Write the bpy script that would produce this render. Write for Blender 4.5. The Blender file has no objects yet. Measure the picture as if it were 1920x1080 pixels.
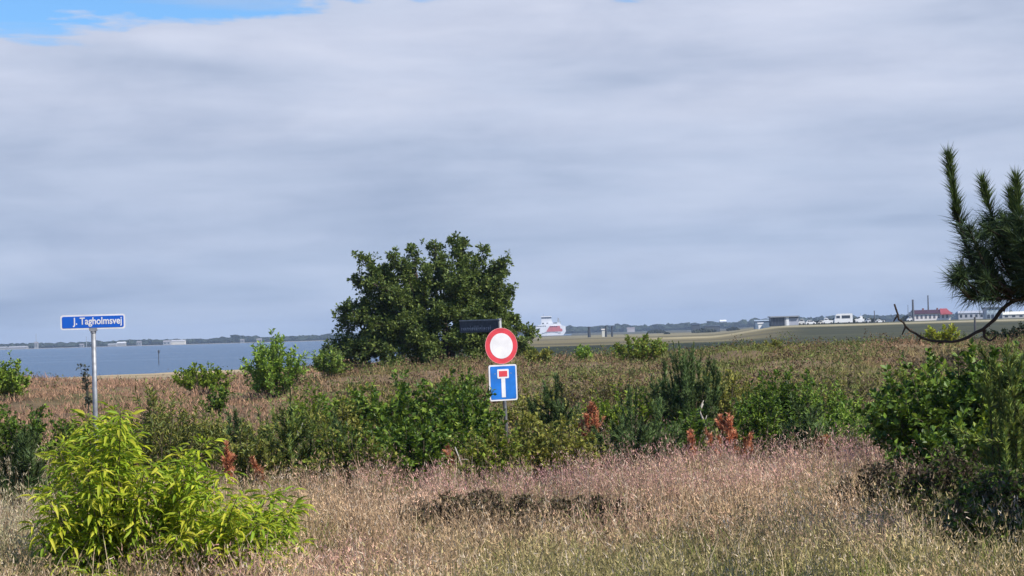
import bpy, math
import numpy as np
from mathutils import Matrix, Vector

# ------------------------------------------------------------------ camera, sky, sun, exposure
SC = bpy.context.scene
COL = SC.collection
F, EYE = 4330.0, 2.1
PITCH, ROLL = math.atan(83.0 / F), math.radians(-1.6)
CAMR = (Matrix.Rotation(math.pi / 2 + PITCH, 3, 'X') @ Matrix.Rotation(ROLL, 3, 'Z'))
cam_data = bpy.data.cameras.new('camera')
cam_data.sensor_width = 36.0
cam_data.lens = 36.0 * F / 1920.0
cam_data.clip_start = 0.1
cam_data.clip_end = 40000.0
cam = bpy.data.objects.new('camera', cam_data)
COL.objects.link(cam)
cam.matrix_world = Matrix.Translation((0, 0, EYE)) @ CAMR.to_4x4()
SC.camera = cam

SUN_EL = math.radians(47)
SUN_AZ = math.atan2(0.80, -0.60)            # clockwise from +Y
sd = Vector((math.sin(SUN_AZ) * math.cos(SUN_EL), math.cos(SUN_AZ) * math.cos(SUN_EL), math.sin(SUN_EL)))
sun_data = bpy.data.lights.new('sun', 'SUN')
sun_data.energy = 5.0
sun_data.angle = math.radians(0.53)
sun_data.color = (1.0, 0.95, 0.88)
sun = bpy.data.objects.new('sun', sun_data)
COL.objects.link(sun)
sun.rotation_euler = (-sd).to_track_quat('-Z', 'Y').to_euler()

world = bpy.data.worlds.new('World')
SC.world = world
world.use_nodes = True


def build_world():
    nt = world.node_tree
    N, L = nt.nodes, nt.links
    N.clear()
    out = N.new('ShaderNodeOutputWorld')
    bg = N.new('ShaderNodeBackground')
    bg.inputs['Strength'].default_value = 0.1
    L.new(bg.outputs[0], out.inputs[0])
    sky = N.new('ShaderNodeTexSky')
    sky.sky_type = 'NISHITA'
    sky.sun_disc = False
    sky.sun_elevation = SUN_EL
    sky.sun_rotation = SUN_AZ
    sky.air_density = 1.0
    sky.dust_density = 0.2
    sky.ozone_density = 3.0
    tc = N.new('ShaderNodeTexCoord')
    sep = N.new('ShaderNodeSeparateXYZ')
    L.new(tc.outputs['Generated'], sep.inputs[0])

    def math_(op, a, b=None, c=None, clamp=False):
        m = N.new('ShaderNodeMath')
        m.operation = op
        m.use_clamp = clamp
        for i, v in enumerate((a, b, c)):
            if v is None:
                continue
            if isinstance(v, (int, float)):
                m.inputs[i].default_value = v
            else:
                L.new(v, m.inputs[i])
        return m.outputs[0]

    def noise(vec, scale, detail, rough, dist=0.0):
        n = N.new('ShaderNodeTexNoise')
        n.inputs['Scale'].default_value = scale
        n.inputs['Detail'].default_value = detail
        n.inputs['Roughness'].default_value = rough
        n.inputs['Distortion'].default_value = dist
        L.new(vec, n.inputs['Vector'])
        return n.outputs['Fac']

    def ramp(fac, stops):
        r = N.new('ShaderNodeValToRGB')
        r.color_ramp.interpolation = 'B_SPLINE'
        els = r.color_ramp.elements
        els[0].position, els[0].color = stops[0][0], (*stops[0][1], 1)
        els[1].position, els[1].color = stops[-1][0], (*stops[-1][1], 1)
        for p, c in stops[1:-1]:
            e = els.new(p)
            e.color = (*c, 1)
        L.new(fac, r.inputs[0])
        return r.outputs[0]

    def mix(fac, a, b, mode='MIX'):
        m = N.new('ShaderNodeMix')
        m.data_type = 'RGBA'
        m.blend_type = mode
        if isinstance(fac, (int, float)):
            m.inputs[0].default_value = fac
        else:
            L.new(fac, m.inputs[0])
        for i, v in ((6, a), (7, b)):
            if isinstance(v, tuple):
                m.inputs[i].default_value = (*v, 1)
            else:
                L.new(v, m.inputs[i])
        return m.outputs[2]

    X, Y, Z = sep.outputs
    zc = math_('MAXIMUM', Z, 0.0)
    den = math_('ADD', zc, 0.05)
    comb = N.new('ShaderNodeCombineXYZ')
    L.new(math_('MULTIPLY', math_('DIVIDE', X, den), 0.55), comb.inputs[0])
    L.new(math_('DIVIDE', Y, den), comb.inputs[1])
    P = comb.outputs[0]
    # a second, wispy set of streaks laid out on the sky dome itself
    comb2 = N.new('ShaderNodeCombineXYZ')
    L.new(math_('MULTIPLY', X, 5.0), comb2.inputs[0])
    L.new(math_('MULTIPLY', Y, 5.0), comb2.inputs[1])
    L.new(math_('MULTIPLY', Z, 34.0), comb2.inputs[2])
    P2 = comb2.outputs[0]
    n_big = noise(P, 0.75, 7.0, 0.52, 0.4)
    n_band = noise(P2, 1.0, 6.0, 0.5, 0.3)
    n_puff = noise(P2, 2.3, 8.0, 0.55, 0.2)
    comb3 = N.new('ShaderNodeCombineXYZ')
    L.new(math_('MULTIPLY', X, 11.0), comb3.inputs[0])
    L.new(math_('MULTIPLY', Y, 11.0), comb3.inputs[1])
    L.new(math_('MULTIPLY', Z, 30.0), comb3.inputs[2])
    n_lump = noise(comb3.outputs[0], 1.15, 9.0, 0.56, 0.35)
    # colour of the cloud bank: grey-blue veil low down, paler lilac higher up
    base = ramp(math_('MULTIPLY', zc, 6.0, clamp=True),
                [(0.0, (.445, .52, .67)), (0.22, (.45, .525, .67)), (0.5, (.51, .565, .695)), (0.8, (.555, .598, .72)), (1.0, (.56, .603, .725))])
    shade = ramp(n_band, [(0.28, (.60, .65, .72)), (0.42, (.78, .815, .85)), (0.58, (.90, .905, .92)), (0.75, (1.04, 1.01, .98))])
    shade2 = ramp(n_puff, [(0.3, (.87, .885, .91)), (0.5, (.945, .95, .96)), (0.72, (1.0, 1.0, 1.0))])
    shade3 = ramp(n_lump, [(0.3, (.83, .855, .89)), (0.46, (.95, .955, .965)), (0.6, (1.0, 1.0, 1.0)), (0.75, (1.0, 1.0, 1.0))])
    cloud = mix(1.0, mix(1.0, mix(1.0, base, shade, 'MULTIPLY'), shade2, 'MULTIPLY'), shade3, 'MULTIPLY')
    gain = N.new('ShaderNodeVectorMath')
    gain.operation = 'SCALE'
    gain.inputs['Scale'].default_value = 11.1
    L.new(cloud, gain.inputs[0])
    cloud = gain.outputs[0]
    # upper rim of the bank, wavering; blue sky and broken cloud above it
    rim = math_('ADD', math_('MULTIPLY_ADD', X, 0.065, 0.1432),
                math_('MULTIPLY_ADD', n_band, 0.055, -0.0275))
    rim = math_('ADD', rim, math_('MULTIPLY_ADD', n_puff, 0.03, -0.015))
    rim = math_('ADD', rim, math_('MULTIPLY_ADD', n_lump, 0.05, -0.025))
    t = math_('DIVIDE', math_('SUBTRACT', rim, zc), 0.0055)
    bank = math_('SMOOTH_MIN', math_('MAXIMUM', math_('ADD', t, 0.5), 0.0), 1.0, 0.2)
    patch = math_('MULTIPLY', math_('SUBTRACT', n_big, 0.56), 7.0, clamp=True)
    cover = math_('MAXIMUM', bank, patch, clamp=True)
    blue = mix(1.0, sky.outputs[0], (0.62, 0.92, 1.25), 'MULTIPLY')
    final = mix(cover, blue, cloud)
    L.new(final, bg.inputs['Color'])


build_world()
SC.view_settings.view_transform = 'Standard'
SC.view_settings.look = 'None'
SC.view_settings.exposure = 0.25
SC.view_settings.gamma = 1.0
SC.view_settings.use_curve_mapping = False
SC.render.engine = 'CYCLES'
SC.cycles.max_bounces = 6
SC.cycles.diffuse_bounces = 3
SC.cycles.glossy_bounces = 2
SC.cycles.transmission_bounces = 3
SC.cycles.volume_bounces = 0
SC.cycles.use_denoising = True

RNG = np.random.default_rng(7)


# ------------------------------------------------------------------ helpers
def at(px, py, d):
    """world point on the sight line of photograph pixel (px, py), d metres ahead"""
    v = CAMR @ Vector(((px - 960) / F, -(py - 540) / F, -1.0))
    v = v * (d / v.y)
    return np.array([v.x, v.y, v.z + EYE])


def sst(a, b, x):
    t = np.clip((x - a) / (b - a), 0, 1)
    return t * t * (3 - 2 * t)


def wav(x, y, s, seed=0):
    """smooth pseudo-noise, about -1..1, feature size s metres"""
    r = np.random.default_rng(seed)
    z = 0
    for k in range(5):
        a = r.uniform(0, 6.283)
        f = 6.283 / s * r.uniform(0.5, 1.5)
        z = z + np.sin((x * math.cos(a) + y * math.sin(a)) * f + r.uniform(0, 6.28))
    return z / 3.2


CR_P = [-400, 0, 300, 560, 700, 830, 1000, 1200, 1400, 1700, 2100]
CR_Z = [.72, .72, .52, .72, .92, .98, .98, .98, 1.18, 1.16, 1.16]


def pxof(x, y):
    return np.clip(960 + F * x / np.maximum(y, 1.0), -900, 2800)


def ground(x, y):
    x = np.asarray(x, float)
    y = np.asarray(y, float)
    px = pxof(x, y)
    z = np.interp(px, CR_P, CR_Z) * sst(37, 78, y)
    dn = sst(86, 150, y)
    z = z * (1 - dn) - 1.5 * dn
    near = 1 - sst(120, 200, y)
    z = z + near * (0.09 * wav(x, y, 9, 1) + 0.05 * wav(x, y, 3.5, 2) + .11 * wav(x, y, 6, 4) * sst(42, 56, y)) * sst(8, 20, np.hypot(x, y))
    z = z + (1 - near) * 0.05 * wav(x, y, 60, 3)
    shore = np.interp(px, [-900, 0, 300, 620, 700, 900, 1000, 1065, 1110, 1200],
                      [240, 262, 285, 300, 330, 900, 1850, 1900, 9000, 9000])
    wet = sst(shore * 0.96, shore * 1.05, y) * (1 - sst(2780, 2860, y))
    z = z - 1.6 * wet
    pl = sst(430, 850, y) * sst(1320, 1480, px) * (y > 0)
    z = z + 3.35 * pl + 0.35 * sst(850, 1020, y) * sst(1600, 1760, px)
    return z


class MB:
    def __init__(self):
        self.v, self.t, self.c, self.n = [], [], [], 0

    def add(self, v, t, c=(1, 1, 1)):
        v = np.asarray(v, float).reshape(-1, 3)
        t = np.asarray(t, np.int64).reshape(-1, 3)
        c = np.asarray(c, float)
        if c.ndim == 1:
            c = np.tile(c, (len(v), 1))
        self.v.append(v)
        self.t.append(t + self.n)
        self.c.append(c)
        self.n += len(v)

    def scatter(self, tv, tt, P, ax, up, s, c):
        """copies of a template (Y = along, X = across, Z = face normal)"""
        P = np.asarray(P, float)
        n, k = len(P), len(tv)
        if n == 0:
            return
        ax = ax / (np.linalg.norm(ax, axis=1, keepdims=True) + 1e-9)
        X = np.cross(ax, up)
        X /= (np.linalg.norm(X, axis=1, keepdims=True) + 1e-9)
        Z = np.cross(X, ax)
        s = np.broadcast_to(np.asarray(s, float).reshape(-1, 1) if np.ndim(s) < 2 else s, (n, 3))
        T = tv[None, :, :] * s[:, None, :]
        V = P[:, None] + T[..., 0:1] * X[:, None] + T[..., 1:2] * ax[:, None] + T[..., 2:3] * Z[:, None]
        I = (tt[None] + (np.arange(n) * k)[:, None, None]).reshape(-1, 3)
        C = np.repeat(np.asarray(c, float), k, axis=0)
        self.add(V.reshape(-1, 3), I, C)

    def tube(self, pts, rad, sides=5, c=(1, 1, 1)):
        pts = np.asarray(pts, float)
        n = len(pts)
        rad = np.broadcast_to(np.asarray(rad, float), (n,))
        tan = np.gradient(pts, axis=0)
        tan /= np.linalg.norm(tan, axis=1, keepdims=True) + 1e-9
        ref = np.array([0.31, 0.83, 0.46])
        a = np.cross(tan, ref)
        a /= np.linalg.norm(a, axis=1, keepdims=True) + 1e-9
        b = np.cross(tan, a)
        ang = np.arange(sides) / sides * 2 * np.pi
        V = (pts[:, None] + rad[:, None, None] * (np.cos(ang)[None, :, None] * a[:, None] + np.sin(ang)[None, :, None] * b[:, None])).reshape(-1, 3)
        T = []
        for i in range(n - 1):
            for j in range(sides):
                p, q = i * sides + j, i * sides + (j + 1) % sides
                T += [(p, q, q + sides), (p, q + sides, p + sides)]
        e = (n - 1) * sides
        for j in range(1, sides - 1):
            T += [(0, j + 1, j), (e, e + j, e + j + 1)]
        self.add(V, T, c)

    def box(self, lo, hi, c=(1, 1, 1)):
        x0, y0, z0 = lo
        x1, y1, z1 = hi
        v = [(x0, y0, z0), (x1, y0, z0), (x1, y1, z0), (x0, y1, z0), (x0, y0, z1), (x1, y0, z1), (x1, y1, z1), (x0, y1, z1)]
        q = [(0, 3, 2, 1), (4, 5, 6, 7), (0, 1, 5, 4), (1, 2, 6, 5), (2, 3, 7, 6), (3, 0, 4, 7)]
        t = [x for f in q for x in ((f[0], f[1], f[2]), (f[0], f[2], f[3]))]
        self.add(v, t, c)

    def prism(self, prof, y0, y1, c=(1, 1, 1)):
        """convex outline in x-z swept along y"""
        n = len(prof)
        v = [(p[0], y0, p[1]) for p in prof] + [(p[0], y1, p[1]) for p in prof]
        t = []
        for j in range(n):
            k = (j + 1) % n
            t += [(j, k, k + n), (j, k + n, j + n)]
        for j in range(1, n - 1):
            t += [(0, j, j + 1), (n, n + j + 1, n + j)]
        self.add(v, t, c)

    def mesh(self, name, mat):
        V = np.concatenate(self.v)
        T = np.concatenate(self.t)
        C = np.concatenate(self.c)
        me = bpy.data.meshes.new(name)
        me.vertices.add(len(V))
        me.vertices.foreach_set('co', V.astype(np.float32).ravel())
        me.loops.add(len(T) * 3)
        me.loops.foreach_set('vertex_index', T.astype(np.int32).ravel())
        me.polygons.add(len(T))
        me.polygons.foreach_set('loop_start', (np.arange(len(T)) * 3).astype(np.int32))
        at_ = me.color_attributes.new('col', 'FLOAT_COLOR', 'POINT')
        at_.data.foreach_set('color', np.concatenate([C, np.ones((len(C), 1))], 1).astype(np.float32).ravel())
        me.materials.append(mat)
        me.update(calc_edges=True)
        me.polygons.foreach_set('use_smooth', np.zeros(len(T), bool))
        return me

    def build(self, name, mat, parent=None, smooth=False, kind=None):
        me = self.mesh(name, mat)
        if smooth:
            me.polygons.foreach_set('use_smooth', np.ones(len(me.polygons), bool))
        return link(name, me, parent, kind)


def link(name, me, parent=None, kind=None):
    o = bpy.data.objects.new(name, me)
    COL.objects.link(o)
    if parent is not None:
        o.parent = parent
    if kind:
        o['kind'] = kind
    return o


def thing(name, label, cat, loc=(0, 0, 0), rz=0.0, group=None):
    o = bpy.data.objects.new(name, None)
    o.empty_display_size = 0.2
    COL.objects.link(o)
    o.location = [float(q) for q in loc]
    o.rotation_euler = (0, 0, rz)
    tag(o, label, cat, group)
    return o


def tag(o, label, cat, group=None):
    o['label'] = label
    o['category'] = cat
    if group:
        o['group'] = group
    return o


def nodes_of(name):
    m = bpy.data.materials.new(name)
    m.use_nodes = True
    nt = m.node_tree
    return m, nt, nt.nodes['Principled BSDF']


def mat_plain(name, col, rough=0.6, metal=0.0, wear=0.12, scale=8.0, bump=0.0):
    m, nt, b = nodes_of(name)
    n = nt.nodes.new('ShaderNodeTexNoise')
    n.inputs['Scale'].default_value = scale
    n.inputs['Detail'].default_value = 6
    tc = nt.nodes.new('ShaderNodeTexCoord')
    nt.links.new(tc.outputs['Object'], n.inputs['Vector'])
    r = nt.nodes.new('ShaderNodeValToRGB')
    r.color_ramp.elements[0].position, r.color_ramp.elements[1].position = 0.3, 0.7
    r.color_ramp.elements[0].color = (*[max(0, q * (1 - wear)) for q in col], 1)
    r.color_ramp.elements[1].color = (*[min(1, q * (1 + wear)) for q in col], 1)
    nt.links.new(n.outputs['Fac'], r.inputs[0])
    nt.links.new(r.outputs[0], b.inputs['Base Color'])
    b.inputs['Roughness'].default_value = rough
    b.inputs['Metallic'].default_value = metal
    if bump:
        bp = nt.nodes.new('ShaderNodeBump')
        bp.inputs['Strength'].default_value = bump
        nt.links.new(n.outputs['Fac'], bp.inputs['Height'])
        nt.links.new(bp.outputs[0], b.inputs['Normal'])
    return m


def mat_leaf(name, trans=0.25, rough=0.55, spec=0.3, tint=(1, 1, 1)):
    """foliage: colour of each leaf from its attribute, light passing through"""
    m, nt, b = nodes_of(name)
    N, L = nt.nodes, nt.links
    a = N.new('ShaderNodeAttribute')
    a.attribute_name = 'col'
    mx = N.new('ShaderNodeMix')
    mx.data_type = 'RGBA'
    mx.blend_type = 'MULTIPLY'
    mx.inputs[0].default_value = 1.0
    L.new(a.outputs['Color'], mx.inputs[6])
    mx.inputs[7].default_value = (*tint, 1)
    L.new(mx.outputs[2], b.inputs['Base Color'])
    b.inputs['Roughness'].default_value = rough
    b.inputs['Specular IOR Level'].default_value = spec
    if trans > 0:
        t = N.new('ShaderNodeBsdfTranslucent')
        L.new(mx.outputs[2], t.inputs['Color'])
        s = N.new('ShaderNodeMixShader')
        s.inputs[0].default_value = trans
        L.new(b.outputs[0], s.inputs[1])
        L.new(t.outputs[0], s.inputs[2])
        L.new(s.outputs[0], N['Material Output'].inputs['Surface'])
    return m


M_LEAF = mat_leaf('leaf', 0.30, 0.55, 0.25)
M_BRIGHT = mat_leaf('thin_bright_leaf', 0.45, 0.5, 0.25)
M_GLOSS = mat_leaf('glossy_leaf', 0.22, 0.45, 0.28)
M_NEEDLE = mat_leaf('pine_needle', 0.12, 0.6, 0.2)
M_GRASS = mat_leaf('grass_blade', 0.25, 0.7, 0.15)
M_DRY = mat_leaf('dry_twig', 0.0, 0.8, 0.15)
M_BARK = mat_plain('bark', (0.10, 0.075, 0.055), 0.9, wear=0.4, scale=25, bump=0.6)
M_GREYWOOD = mat_plain('grey_dead_wood', (0.38, 0.34, 0.29), 0.85, wear=0.3, scale=30, bump=0.4)
M_STEEL = mat_plain('galvanised_steel', (0.30, 0.305, 0.31), 0.55, metal=0.45, wear=0.3, scale=14)
M_SIGNWHITE = mat_plain('sign_white', (0.72, 0.70, 0.69), 0.45, wear=0.12, scale=5)
M_SIGNRED = mat_plain('sign_red', (0.62, 0.05, 0.065), 0.45, wear=0.2, scale=5)
M_SIGNBLUE = mat_plain('sign_blue', (0.01, 0.15, 0.52), 0.45, wear=0.22, scale=5)
M_NAMEBLUE = mat_plain('name_plate_blue', (0.004, 0.10, 0.50), 0.4, wear=0.06)
M_SHADED_PLATE = mat_plain('shade_painted_plate', (0.055, 0.058, 0.068), 0.6, wear=0.35, scale=20)  # blue plate coloured near black to stand in for its shade
M_PALEMARK = mat_plain('dimmed_lettering', (0.30, 0.30, 0.32), 0.6, wear=0.3, scale=30)  # lettering greyed down to match the plate's painted shade

LEAF4 = np.array([(0, 0, 0), (-.5, .45, .10), (0, 1, -.06), (.5, .45, .10), (0, .5, -.03)])
LEAF4T = np.array([(0, 4, 1), (1, 4, 2), (0, 3, 4), (3, 2, 4)])
LEAF2 = np.array([(0, 0, 0), (-.5, .5, .12), (0, 1, 0), (.5, .5, .12)])
LEAF2T = np.array([(0, 2, 1), (0, 3, 2)])
NEEDLE = np.array([(-.5, 0, 0), (.5, 0, 0), (0, 1, 0)])
NEEDLET = np.array([(0, 1, 2)])
ARC = np.array([(-.5, 0, 0), (.5, 0, 0), (-.42, .45, .03), (.42, .45, .03), (-.3, .8, .13), (.3, .8, .13), (0, 1, .27)])
ARCT = np.array([(0, 1, 3), (0, 3, 2), (2, 3, 5), (2, 5, 4), (4, 5, 6)])


def jitter_cols(rng, n, palette, var=0.18):
    pal = np.asarray(palette, float)
    i = rng.integers(0, len(pal), n)
    w = rng.random((n, 1))
    c = pal[i] * w + pal[rng.integers(0, len(pal), n)] * (1 - w)
    return np.clip(c * (1 + var * rng.normal(size=(n, 1))), 0.003, 0.95)


def unit(v):
    return v / (np.linalg.norm(v, axis=-1, keepdims=True) + 1e-9)


def bez(p0, p1, p2, n=6):
    t = np.linspace(0, 1, n)[:, None]
    return (1 - t) ** 2 * p0 + 2 * t * (1 - t) * p1 + t * t * p2


# ------------------------------------------------------------------ terrain, water
def build_ground():
    in_az = np.radians(np.linspace(-20, 20, 230))
    out_az = np.radians(np.concatenate([np.linspace(22, 336, 80)]))
    az = np.concatenate([in_az, out_az])
    r = np.concatenate([np.linspace(1.0, 16, 8), np.geomspace(16.4, 160, 120), np.geomspace(163, 5200, 110)])
    A, R = np.meshgrid(az, r)
    X, Y = R * np.sin(A), R * np.cos(A)
    Z = ground(X, Y)
    na, nr = len(az), len(r)
    V = np.stack([X, Y, Z], -1).reshape(-1, 3)
    i, j = np.meshgrid(np.arange(nr - 1), np.arange(na), indexing='ij')
    a = i * na + j
    b = i * na + (j + 1) % na
    T = np.concatenate([np.stack([a, b + na, b], -1).reshape(-1, 3), np.stack([a, a + na, b + na], -1).reshape(-1, 3)])
    # centre fan
    V = np.concatenate([V, [[0, 0, float(ground(0.0, 0.5))]]])
    T = np.concatenate([T, [(len(V) - 1, k, (k + 1) % na) for k in range(na)]])
    x, y = V[:, 0], V[:, 1]
    px = pxof(x, y)
    C = np.tile(np.array([.17, .125, .075]), (len(V), 1))

    def lay(col, w):
        nonlocal C
        w = np.clip(w, 0, 1)[:, None]
        C = C * (1 - w) + np.array(col) * w
    lay((.21, .15, .095), sst(38, 48, y) * sst(-.3, .6, wav(x, y, 14, 11)))
    lay((.13, .12, .05), sst(38, 48, y) * sst(.0, .7, wav(x, y, 9, 12)))
    lay((.15, .14, .075), sst(100, 150, y))
    # reed flats behind the dune, left pale and right dark green
    leftw = 1 - sst(560, 700, px)
    lay((.36, .29, .18), sst(95, 130, y) * leftw)
    n1 = wav(x * .35, y, 60, 13)
    rightw = sst(640, 760, px)
    lay((.03, .036, .016), rightw * sst(150, 260, y + 40 * n1) * (1 - sst(540, 600, y + 60 * n1)))
    lay((.24, .20, .16), rightw * sst(250, 262, y) * (1 - sst(290, 310, y)) * (1 - sst(1130, 1180, px)) * sst(1000, 1030, px))
    lay((.20, .17, .085), rightw * sst(540, 600, y + 60 * n1))
    n2 = wav(x * .3, y, 190, 14)
    lay((.12, .105, .055), rightw * sst(560, 640, y) * sst(.1, .6, n2))
    lay((.37, .32, .18), rightw * sst(690, 740, y + 50 * n2) * (1 - sst(860, 930, y + 50 * n2)) * sst(1130, 1280, px) * (1 - sst(1560, 1760, px)))
    lay((.26, .24, .15), rightw * sst(1000, 1100, y) * sst(-.2, .5, n2) * (1 - sst(1400, 1440, px)))
    lay((.10, .10, .075), rightw * sst(1500, 1750, y) * (1 - sst(1400, 1440, px)))
    lay((.06, .062, .03), sst(430, 480, y) * sst(1400, 1520, px) * (1 - sst(700, 735, y + 30 * n2)))
    lay((.36, .33, .21), sst(735, 755, y + 18 * n2) * sst(1400, 1480, px) * (1 - sst(800, 815, y)))
    lay((.11, .105, .055), sst(800, 815, y) * sst(1430, 1480, px))
    lay((.33, .31, .27), sst(2700, 2760, y) * (1 - sst(2880, 2950, y)) * leftw)
    lay((.09, .11, .06), sst(2890, 2960, y))
    m, nt, b = nodes_of('dune_ground')
    N, L = nt.nodes, nt.links
    at_ = N.new('ShaderNodeAttribute')
    at_.attribute_name = 'col'
    tc = N.new('ShaderNodeTexCoord')
    n = N.new('ShaderNodeTexNoise')
    n.inputs['Scale'].default_value = 2.2
    n.inputs['Detail'].default_value = 10
    n.inputs['Roughness'].default_value = .65
    L.new(tc.outputs['Object'], n.inputs['Vector'])
    mp = N.new('ShaderNodeMapping')
    mp.inputs['Scale'].default_value = (.02, .05, .05)
    L.new(tc.outputs['Object'], mp.inputs['Vector'])
    nb = N.new('ShaderNodeTexNoise')
    nb.inputs['Scale'].default_value = 1.0
    nb.inputs['Detail'].default_value = 8
    nb.inputs['Roughness'].default_value = .62
    L.new(mp.outputs[0], nb.inputs['Vector'])
    prev = at_.outputs['Color']
    for src, lo, hi in ((n, .62, 1.3), (nb, .62, 1.36)):
        r = N.new('ShaderNodeValToRGB')
        r.color_ramp.elements[0].position, r.color_ramp.elements[1].position = .3, .7
        r.color_ramp.elements[0].color = (lo, lo, lo, 1)
        r.color_ramp.elements[1].color = (hi, hi * .97, hi * .93, 1)
        L.new(src.outputs['Fac'], r.inputs[0])
        mx = N.new('ShaderNodeMix')
        mx.data_type = 'RGBA'
        mx.blend_type = 'MULTIPLY'
        mx.inputs[0].default_value = 1
        L.new(prev, mx.inputs[6])
        L.new(r.outputs[0], mx.inputs[7])
        prev = mx.outputs[2]
    L.new(prev, b.inputs['Base Color'])
    b.inputs['Roughness'].default_value = .95
    b.inputs['Specular IOR Level'].default_value = .1
    mb = MB()
    mb.add(V, T, C)
    mb.build('ground', m, smooth=True, kind='structure')


build_ground()


def build_water():
    m, nt, b = nodes_of('fjord_water')
    N, L = nt.nodes, nt.links
    b.inputs['Base Color'].default_value = (.035, .06, .095, 1)
    b.inputs['Roughness'].default_value = .22
    b.inputs['IOR'].default_value = 1.33
    tc = N.new('ShaderNodeTexCoord')
    mp = N.new('ShaderNodeMapping')
    mp.inputs['Scale'].default_value = (.25, .6, 1)
    L.new(tc.outputs['Object'], mp.inputs['Vector'])
    n = N.new('ShaderNodeTexNoise')
    n.inputs['Scale'].default_value = 1.6
    n.inputs['Detail'].default_value = 4
    L.new(mp.outputs[0], n.inputs['Vector'])
    mp2 = N.new('ShaderNodeMapping')
    mp2.inputs['Scale'].default_value = (.0035, .016, 1)
    L.new(tc.outputs['Object'], mp2.inputs['Vector'])
    n2 = N.new('ShaderNodeTexNoise')
    n2.inputs['Scale'].default_value = 1.0
    n2.inputs['Detail'].default_value = 5
    L.new(mp2.outputs[0], n2.inputs['Vector'])
    r = N.new('ShaderNodeValToRGB')
    r.color_ramp.elements[0].position, r.color_ramp.elements[1].position = .38, .62
    r.color_ramp.elements[0].color = (.25, .25, .25, 1)
    r.color_ramp.elements[1].color = (1, 1, 1, 1)
    L.new(n2.outputs['Fac'], r.inputs[0])
    rc = N.new('ShaderNodeValToRGB')
    rc.color_ramp.elements[0].position, rc.color_ramp.elements[1].position = .36, .64
    rc.color_ramp.elements[0].color = (.016, .03, .05, 1)
    rc.color_ramp.elements[1].color = (.075, .105, .14, 1)
    L.new(n2.outputs['Fac'], rc.inputs[0])
    L.new(rc.outputs[0], b.inputs['Base Color'])
    bp = N.new('ShaderNodeBump')
    bp.inputs['Distance'].default_value = .5
    L.new(n.outputs['Fac'], bp.inputs['Height'])
    L.new(r.outputs[0], bp.inputs['Strength'])
    L.new(bp.outputs[0], b.inputs['Normal'])
    mb = MB()
    mb.add([(-5000, 120, -1.9), (1500, 120, -1.9), (1500, 5150, -1.9), (-5000, 5150, -1.9)], [(0, 1, 2), (0, 2, 3)])
    mb.build('water', m, kind='structure')


build_water()


# ------------------------------------------------------------------ far shore woods
def far_wood(name, label, spots, cat='wood', seed=1):
    """a far-off belt of trees that reads as one mass"""
    rng = np.random.default_rng(seed)
    mb = MB()
    # low-poly crown: octahedron subdivided once
    o = np.array([(1, 0, 0), (-1, 0, 0), (0, 1, 0), (0, -1, 0), (0, 0, 1), (0, 0, -1)], float)
    tri = [(0, 2, 4), (2, 1, 4), (1, 3, 4), (3, 0, 4), (2, 0, 5), (1, 2, 5), (3, 1, 5), (0, 3, 5)]
    vs, ts = list(o), []
    for a, b, c in tri:
        k = len(vs)
        vs += [unit(o[a] + o[b]), unit(o[b] + o[c]), unit(o[c] + o[a])]
        ts += [(a, k, k + 2), (k, b, k + 1), (k + 2, k + 1, c), (k, k + 1, k + 2)]
    vs, ts = np.array(vs), np.array(ts)
    for (x, y, h, w) in spots:
        g = float(ground(x, y))
        for k in range(2):
            hh = h * rng.uniform(.55, 1.0)
            c = np.array([x + rng.normal() * w * .6, y + rng.normal() * 6, g + hh * .52])
            v = vs * (1 + .22 * rng.normal(size=(len(vs), 1))) * np.array([w * rng.uniform(.5, 1), w * .7, hh * .5]) + c
            mb.add(v, ts, np.array([.026, .036, .022]) * rng.uniform(.6, 1.4))
    o = mb.build(name, M_LEAF_FAR, kind='stuff')
    tag(o, label, cat)


M_LEAF_FAR = mat_leaf('far_foliage', 0, .9, .1)
rng = np.random.default_rng(5)
sp = []
for px in np.arange(-160, 760, 2.6):
    top = np.interp(px, [-160, 0, 150, 205, 260, 330, 400, 430, 450, 470, 490, 560, 620, 760],
                    [8, 9, 8, 8.5, 10, 9, 8, 11, 13, 12.5, 8, 9, 11, 12])
    top *= rng.uniform(.75, 1.12)
    d = rng.uniform(2950, 3150)
    sp.append(((px - 960) / F * d, d, top * .52 + 2.6, 6 + 5 * rng.random()))
far_wood('far_wood', 'bluish belt of trees along the far shore across the water', sp, seed=2)
sp = []
for px in np.arange(940, 2080, 2.6):
    top = np.interp(px, [940, 1060, 1150, 1160, 1172, 1185, 1270, 1280, 1290, 1400, 1420, 2080], [7, 8.5, 8, 12, 11, 8, 9, 11, 9, 9, 10.5, 8])
    top *= rng.uniform(.75, 1.12)
    d = rng.uniform(3050, 3300)
    sp.append(((px - 960) / F * d, d, top * .74 + 3.0, 6 + 5 * rng.random()))
far_wood('far_wood', 'dark blue line of trees on the horizon behind the ferry and marsh', sp, seed=3)


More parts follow.
